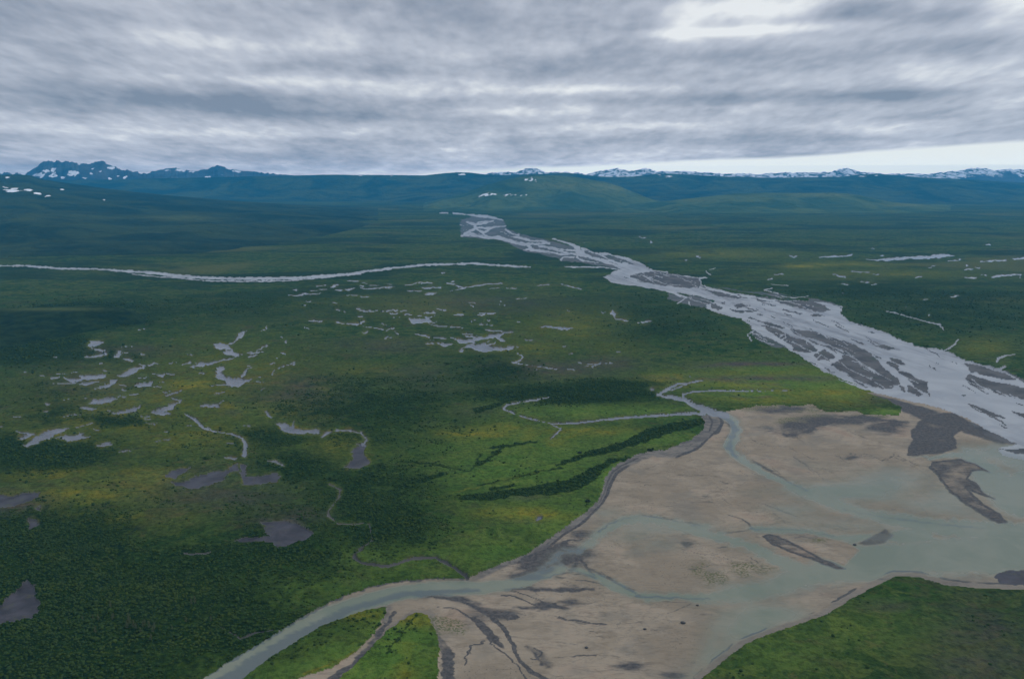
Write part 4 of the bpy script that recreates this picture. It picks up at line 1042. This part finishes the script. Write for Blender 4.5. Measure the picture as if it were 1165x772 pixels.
m, nt, bs = mat_new('scrub_leaves')
t = NT(nt)
P = t.pos()
g = t.n('ShaderNodeNewGeometry')
c = t.mix(g.outputs['Random Per Island'], (.013, .032, .003), (.032, .062, .006))  # dark leaf greens also carry the foreground cloud shadow
c = t.mix(t.ramp(t.noise(P, 1 / .7, 3, .7), .4, .65, 0, .7), c, (.045, .066, .022))
c = t.mix(t.ramp(t.noise(P, 1 / 38, 4, .6), .50, .62, 0, .75), c, (.046, .070, .010))
t.l(c, bs.inputs['Base Color'])
bs.inputs['Roughness'].default_value = .9
bs.inputs['Specular IOR Level'].default_value = .1
t.bump(t.noise(P, 1 / .5, 3, .7), .8, .5, bs)
MATS['scrub_leaves'] = m


def scatter(name, sel, dens, rmin, rmax, tmpl, label, seed, flat=.75):
    r = np.random.default_rng(seed)
    area = np.abs((GX[1:, 1:] - GX[1:, :-1]) * (GY[:-1, :-1] - GY[1:, :-1]))
    s = .25 * (scrub[1:, 1:] + scrub[:-1, 1:] + scrub[1:, :-1] + scrub[:-1, :-1])
    gx, gy = GX[1:, :-1], GY[1:, :-1]
    patch = .8 * fbm(gx / 16, gy / 16, 3, 71 + seed) + .9 * fbm(gx / 70, gy / 50, 3, 74 + seed)
    lam = area * dens * np.clip((s - .12 + .30 * patch) * 1.4, .005, 1) * (CID == 0) * sel
    k = r.poisson(lam).ravel()
    idx = np.repeat(np.arange(k.size), k)
    i, j = idx // (NC - 1), idx % (NC - 1)
    fu, fv = r.random(len(idx)), r.random(len(idx))
    x = GX[i + 1, j] * (1 - fu) + GX[i + 1, j + 1] * fu
    y = GY[i + 1, j] * (1 - fv) + GY[i, j] * fv
    z = GZ[i, j]
    n = len(idx)
    v, f = tmpl
    rad = rmin + (rmax - rmin) * r.random(n) ** 2.2 * (1 + .8 * (r.random(n) > .96))
    ang = r.random(n) * 6.283
    jit = 1 + .55 * (r.random((n, len(v))) - .5)
    vv = v[None] * jit[..., None]
    ca, sa = np.cos(ang)[:, None], np.sin(ang)[:, None]
    st = (.8 + .5 * r.random(n))[:, None]
    X = (vv[..., 0] * ca - vv[..., 1] * sa) * st
    Y_ = vv[..., 0] * sa + vv[..., 1] * ca
    Zz = vv[..., 2] * (flat + .5 * (r.random(n) > .9))[:, None] + .35
    co = np.stack([x[:, None] + X * rad[:, None], y[:, None] + Y_ * rad[:, None], z[:, None] + Zz * rad[:, None]], -1).reshape(-1, 3)
    fc = (f[None] + (np.arange(n) * len(v))[:, None, None]).reshape(-1, 3)
    me = raw_mesh(name, co, fc, False)
    me.materials.append(MATS['scrub_leaves'])
    ob = bpy.data.objects.new(name, me)
    COL.objects.link(ob)
    tag(ob, label, 'scrub', None, 'stuff')
    print(name, n)


cvm = cv
inx = (cu > -60) & (cu < 1225)
scatter('scrub', (cvm > 560) & (cvm < 900) & inx, .27, .5, 1.2, ico2(), 'dense dark willow scrub covering the near ground', 1)
scatter('scrub', (cvm > 430) & (cvm <= 560) & inx, .12, .6, 1.6, ico(), 'dark willow scrub in bands across the middle meadows', 2)
scatter('scrub', (cvm > 330) & (cvm <= 430) & inx, .017, 1.0, 2.4, ico(), 'far scattered scrub dotting the marsh plain', 3)

# ------------------------------------------------------------------ countable things
m, nt, bs = mat_new('pale_leaves')
t = NT(nt)
c = t.mix(t.ramp(t.noise(t.pos(), 1 / .6, 3, .7), .35, .65), (.045, .062, .018), (.095, .105, .038))
t.l(c, bs.inputs['Base Color'])
bs.inputs['Roughness'].default_value = .9
MATS['pale_leaves'] = m
m, nt, bs = mat_new('bark')
t = NT(nt)
c = t.mix(t.noise(t.pos(), 2.0), (.16, .14, .115), (.26, .24, .21))
t.l(c, bs.inputs['Base Color'])
bs.inputs['Roughness'].default_value = .9
MATS['bark'] = m
m, nt, bs = mat_new('dark_rock')
t = NT(nt)
c = t.mix(t.noise(t.pos(), 1.2), (.03, .03, .03), (.07, .066, .062))
t.l(c, bs.inputs['Base Color'])
bs.inputs['Roughness'].default_value = .85
MATS['dark_rock'] = m


def crown_mesh(name, h, w, seed, n=260):
    """leaf clumps through an upright crown"""
    r = np.random.default_rng(seed)
    co, fc = [], []
    for k in range(n):
        z = .12 + .88 * r.random()
        rr = w * (1 - .75 * abs(z - .45) ** 1.3) * (1.05 - z) ** .5 * (r.random() ** .5)
        a = r.random() * 6.283
        p = np.array([rr * math.cos(a), rr * math.sin(a), z * h])
        s = .16 + .26 * r.random()
        q = r.normal(size=(3, 3)) * s
        b = len(co)
        co += [p + q[0], p + q[1], p + q[2]]
        fc.append((b, b + 1, b + 2))
    return raw_mesh(name, np.array(co), np.array(fc), False)


def trunk_mesh(name, h, rad):
    co, fc, N = [], [], 7
    lv_ = [(0, 1.2), (.3, .9), (.6, .55), (.95, .15)]
    for z, s in lv_:
        for k in range(N):
            a = k / N * 6.283
            co.append((rad * s * math.cos(a) + .12 * math.sin(z * 5), rad * s * math.sin(a), z * h))
    for i in range(len(lv_) - 1):
        for k in range(N):
            fc.append((i * N + k, i * N + (k + 1) % N, (i + 1) * N + (k + 1) % N, (i + 1) * N + k))
    return raw_mesh(name, np.array(co), np.array(fc), True)


def at(u, v):
    x, y = ground(u, v)
    i = int(np.argmin(np.abs(vs - v)))
    j = int(np.argmin(np.abs(us - u)))
    return float(x), float(y), float(GZ[i, j])


tree_vars = []
for k in range(4):
    cm, tm = crown_mesh('crown', 5.6 + k * .5, 1.0 + .12 * k, 200 + k), trunk_mesh('trunk', 4.2 + .4 * k, .09)
    cm.materials.append(MATS['pale_leaves'])
    tm.materials.append(MATS['bark'])
    tree_vars.append((cm, tm))
TREES = [(94, 704), (106, 702), (112, 703), (126, 689), (128, 702), (129.5, 700), (145, 713), (148, 708), (152, 712), (155, 714), (160, 718), (163, 712), (165, 709), (170, 713), (174, 717), (176, 713), (196, 714), (212, 705), (218, 685), (222, 684), (240, 704), (109, 718), (172, 726), (147, 705), (36, 640), (38, 637)]
for k, (x, y) in enumerate(TREES):
    e = bpy.data.objects.new('tree', None)
    COL.objects.link(e)
    e.location = at(x, y + 3)
    e.rotation_euler = (0, 0, random.random() * 6.28)
    s = .55 + .4 * random.random()
    e.scale = (s, s, s)
    tag(e, 'small pale upright tree standing above the dark foreground scrub', 'tree', 'pale trees in the foreground scrub')
    cm, tm = tree_vars[k % 4]
    for nm, dt in (('crown', cm), ('trunk', tm)):
        c_ = bpy.data.objects.new(nm, dt)
        COL.objects.link(c_)
        c_.parent = e

m, nt, bs = mat_new('bush_leaves')
t = NT(nt)
c = t.mix(t.ramp(t.noise(t.pos(), 1 / .6, 3, .7), .35, .65), (.014, .026, .010), (.035, .055, .018))
t.l(c, bs.inputs['Base Color'])
bs.inputs['Roughness'].default_value = .9
MATS['bush_leaves'] = m


def bush_mesh(seed, rad, n=420):
    r = np.random.default_rng(seed)
    co, fc = [], []
    for k in range(n):
        d = r.normal(size=3)
        d /= np.linalg.norm(d)
        d[2] = abs(d[2])
        p = d * rad * (.55 + .5 * r.random()) * np.array([1.1, .9, .8])
        q = r.normal(size=(3, 3)) * rad * .16
        b = len(co)
        co += [p + q[0], p + q[1], p + q[2]]
        fc.append((b, b + 1, b + 2))
    me = raw_mesh('bush', np.array(co), np.array(fc), False)
    me.materials.append(MATS['bush_leaves'])
    return me


BUSH = [('V 640,232', 2.3, 'lone dark bush on the green meadow above the double scrub band'), ('V 697,592', 2.2, 'lone dark bush on the meadow strip close to the grey beach'), ('R 400,72', 2.2, 'lone dark bush at the beach edge left of the bend channel'),
        ('T 130,730', 2.2, 'lone dark bush in the green strip under the scrub tongue'), ('V 1145,212', 1.8, 'small dark bush on the strip beside the grey beach')]
for s, r_, lab in BUSH:
    x, y = pts(s)[0]
    ob = bpy.data.objects.new('bush', bush_mesh(int(x), r_))
    COL.objects.link(ob)
    ob.location = at(x, y)
    tag(ob, lab, 'bush')
BOULD = [('Z 790,541', 1.5, 'largest dark boulder alone on the tan mudflat'), ('Z 632,567', 1.0, 'small dark boulder on the tan mudflat left of the largest one'), ('Z 850,468', .9, 'small dark boulder on the mudflat under the bar channel'), ('Q 1090,563', 1.0, 'small dark boulder on the streaked part of the mudflat'), ('U 70,338', 1.2, 'dark boulder at the tip of the purple mud hump')]
for s, r_, lab in BOULD:
    x, y = pts(s)[0]
    v, f = ico2()
    rr = np.random.default_rng(int(x))
    vv = v * (1 + .35 * (rr.random(len(v)) - .5))[:, None] * np.array([1.2, .95, .7]) * r_
    me = raw_mesh('boulder', vv, f, False)
    me.materials.append(MATS['dark_rock'])
    ob = bpy.data.objects.new('boulder', me)
    COL.objects.link(ob)
    X_, Y_, Z_ = at(x, y)
    ob.location = (X_, Y_, Z_ + .25 * r_)
    tag(ob, lab, 'boulder')

# ------------------------------------------------------------------ haze
def haze(x0, x1, y0, y1, z0, z1, dens, col):
    co = np.array([(x, y, z) for z in (z0, z1) for y in (y0, y1) for x in (x0, x1)], float)
    f = np.array([(0, 2, 3, 1), (4, 5, 7, 6), (0, 1, 5, 4), (2, 6, 7, 3), (0, 4, 6, 2), (1, 3, 7, 5)])
    me = raw_mesh('haze', co, f, False)
    m = bpy.data.materials.new('haze')
    m.use_nodes = True
    nt = m.node_tree
    nt.nodes.remove(nt.nodes['Principled BSDF'])
    pv = nt.nodes.new('ShaderNodeVolumePrincipled')
    pv.inputs['Density'].default_value = dens
    pv.inputs['Color'].default_value = col + (1,)
    pv.inputs['Anisotropy'].default_value = 0.0
    nt.links.new(pv.outputs[0], nt.nodes['Material Output'].inputs['Volume'])
    me.materials.append(m)
    ob = bpy.data.objects.new('haze', me)
    COL.objects.link(ob)
    tag(ob, 'thin blue air haze filling the valley', 'haze', None, 'stuff')


HAZE = 3.8e-5
haze(-28000, 28000, -3000, 25600, -80, 730, HAZE, (.03, .48, .98))

# ------------------------------------------------------------------ sun and sky
SUN_EL, SUN_AZ = math.radians(36), math.radians(70)      # azimuth clockwise from +Y (towards the right)
sd = bpy.data.lights.new('sun', 'SUN')
sd.energy = 1.4
sd.angle = math.radians(12)
sd.color = (1, .95, .88)
so = bpy.data.objects.new('sun', sd)
COL.objects.link(so)
so.rotation_euler = (math.pi / 2 - SUN_EL, 0, -SUN_AZ + math.pi)
so.location = (0, 0, 2000)

w = bpy.data.worlds.new('World')
SC.world = w
w.use_nodes = True
nt = w.node_tree
t = NT(nt)
bg = nt.nodes['Background']
bg.inputs['Strength'].default_value = .1
sky = t.n('ShaderNodeTexSky', sky_type='NISHITA')
sky.sun_disc = False
sky.sun_elevation = SUN_EL
sky.sun_rotation = SUN_AZ
sky.altitude = 300
tc = t.n('ShaderNodeTexCoord')
sp = t.n('ShaderNodeSeparateXYZ')
t.l(tc.outputs['Generated'], sp.inputs[0])
x, y, z = sp.outputs
zc = t.math('MAXIMUM', z, 0.0)
R2D = 57.29578
el = t.math('MULTIPLY', t.math('ARCSINE', z), R2D)
az = t.math('MULTIPLY', t.math('ARCTAN2', x, y), R2D)
inv = t.math('DIVIDE', 1.0, t.math('ADD', zc, .11))
cb = t.n('ShaderNodeCombineXYZ')
t.l(t.math('MULTIPLY', x, inv), cb.inputs[0])
t.l(t.math('MULTIPLY', y, inv), cb.inputs[1])
deck = cb.outputs[0]


def scaled(vec, sx, sy, ox=0.0, oy=0.0):
    v = t.n('ShaderNodeVectorMath', operation='MULTIPLY_ADD')
    t.l(vec, v.inputs[0])
    v.inputs[1].default_value = (sx, sy, 1)
    v.inputs[2].default_value = (ox, oy, 0)
    return v.outputs[0]


def gauss(a0, e0, ra, re):
    da = t.math('DIVIDE', t.math('SUBTRACT', az, a0), ra)
    d_ = t.math('DIVIDE', t.math('SUBTRACT', el, e0), re)
    q = t.math('ADD', t.math('MULTIPLY', da, da), t.math('MULTIPLY', d_, d_))
    return t.math('EXPONENT', t.math('MULTIPLY', q, -1.0))


AIR = (.008, .12, .24)
elp = t.math('MAXIMUM', el, 0.0)
cb3 = t.n('ShaderNodeCombineXYZ')
t.l(t.math('DIVIDE', t.math('MULTIPLY', az, 1.5), t.math('ADD', t.math('MULTIPLY', elp, .45), 5.2)), cb3.inputs[0])
t.l(t.math('MULTIPLY', t.math('LOGARITHM', t.math('ADD', elp, 2.5), 2.71828), 4.8), cb3.inputs[1])
bank = cb3.outputs[0]
c1 = t.noise(scaled(bank, .55, .62, 6.1, 2.4), 1.0, 4, .45, .0)        # large masses
c2 = t.noise(scaled(bank, 1.9, 1.6, 8.3, 4.1), 1.0, 5, .46, .0)       # billows
c3 = t.noise(scaled(deck, 1.6, 3.2, 1.3, 9.1), 1.0, 6, .5, .1)       # thin streaks of the receding deck
c4 = t.noise(scaled(bank, 5.6, 4.0, 5.3, 2.2), 1.0, 5, .48, .0)       # tufts
f = t.math('ADD', t.math('MULTIPLY', c1, .85), t.math('ADD', t.math('MULTIPLY', c2, .50), t.math('ADD', t.math('MULTIPLY', c3, .08), t.math('MULTIPLY', c4, .36))))
f = t.math('MULTIPLY', t.math('SUBTRACT', f, .89), 1.3)
tone = t.math('ADD', f, .52)
for (a0, e0, ra, re, k) in ((-22, 4.9, 12, .8, -.44), (-12, 4.2, 8, .5, -.30), (-31, 8.5, 6, 1.3, -.28), (-27, 6.9, 8, .4, -.15), (15, 5.2, 4, .45, -.35), (24, 5.2, 4.5, .38, -.55), (14, 8.0, 10, .8, -.28), (28, 7.8, 6, .6, -.20),
                            (3, 7.4, 5, .7, -.32), (-8, 7.2, 3, .45, -.20), (-3, 10.5, 8, 1.3, -.18), (6, 9.5, 3.5, 1.2, -.25), (15.5, 10.8, 4.6, .8, .58), (15, 9.45, 6, .28, .60), (11.5, 10, 1.5, .9, .30), (31, 10.3, 1.9, 1.2, .6),
                            (22, 10.3, 2.5, .5, -.35), (27, 9.6, 2.6, .4, -.30), (5, 6.0, 11, .4, .34), (-14, 6.4, 12, .45, .26), (0, 4.6, 8, .35, .22), (10, 3.7, 8, .3, .22), (-20, 8.6, 9, .6, .22), (-25, 3.1, 14, .35, .12), (28, 6.4, 6, .5, .22),
                            (20, 2.6, 14, .3, -.24), (-4, 2.6, 10, .3, -.10), (26, 3.9, 8, .3, -.15), (-22, 1.3, 20, .9, -.16)):
    tone = t.math('ADD', tone, t.math('MULTIPLY', gauss(a0, e0, ra, re), k))
cr = t.n('ShaderNodeValToRGB')
els = cr.color_ramp.elements
els[0].position, els[0].color = 0.0, (.195, .24, .315, 1)
els[1].position, els[1].color = 1.0, (.80, .82, .83, 1)
e = els.new(.35)
e.color = (.335, .368, .440, 1)
e = els.new(.65)
e.color = (.49, .52, .59, 1)
t.l(tone, cr.inputs[0])
cloud = cr.outputs[0]
# clear pale strip under the edge of the deck towards the right
e_edge = t.ramp(az, -8, 33, .55, 2.35, False)
e_edge = t.math('ADD', e_edge, t.math('MULTIPLY', t.math('SUBTRACT', t.noise(scaled(deck, .5, .25), 1.0, 4), .5), 1.0))
strip = t.math('MULTIPLY', t.ramp(t.math('SUBTRACT', e_edge, el), -.10, .22), t.ramp(az, -14, 6))
cloud = t.mix(strip, cloud, (.76, .79, .76))
# brighter overhead, as under any overcast
zen = t.ramp(z, .24, .8, 1.0, 1.8)
vm = t.n('ShaderNodeVectorMath', operation='SCALE')
# the low sky shines through kilometres of valley haze
path = t.math('MINIMUM', t.math('DIVIDE', 430.0, t.math('MAXIMUM', z, .005)), 25000.0)
tr = t.math('EXPONENT', t.math('MULTIPLY', path, -HAZE))
cloud = t.mix(1.0, cloud, t.mix(t.math('SUBTRACT', 1.0, tr), (0, 0, 0), AIR), 'SUBTRACT')
zen = t.math('DIVIDE', zen, t.math('MAXIMUM', tr, .25))
t.l(cloud, vm.inputs[0])
t.l(t.math('MULTIPLY', zen, 10.0), vm.inputs['Scale'])
out = t.mix(.06, vm.outputs[0], sky.outputs[0])
t.l(out, bg.inputs['Color'])

# ------------------------------------------------------------------ render settings
SC.view_settings.view_transform = 'Standard'
SC.view_settings.look = 'None'
SC.view_settings.gamma = 1
SC.view_settings.exposure = 0
SC.render.engine = 'CYCLES'
SC.cycles.use_denoising = True
SC.cycles.denoiser = 'OPENIMAGEDENOISE'
SC.cycles.max_bounces = 4
SC.cycles.diffuse_bounces = 2
SC.cycles.glossy_bounces = 2
SC.cycles.volume_bounces = 0
SC.cycles.sample_clamp_indirect = 4
w.cycles.sampling_method = 'MANUAL'
w.cycles.sample_map_resolution = 1024
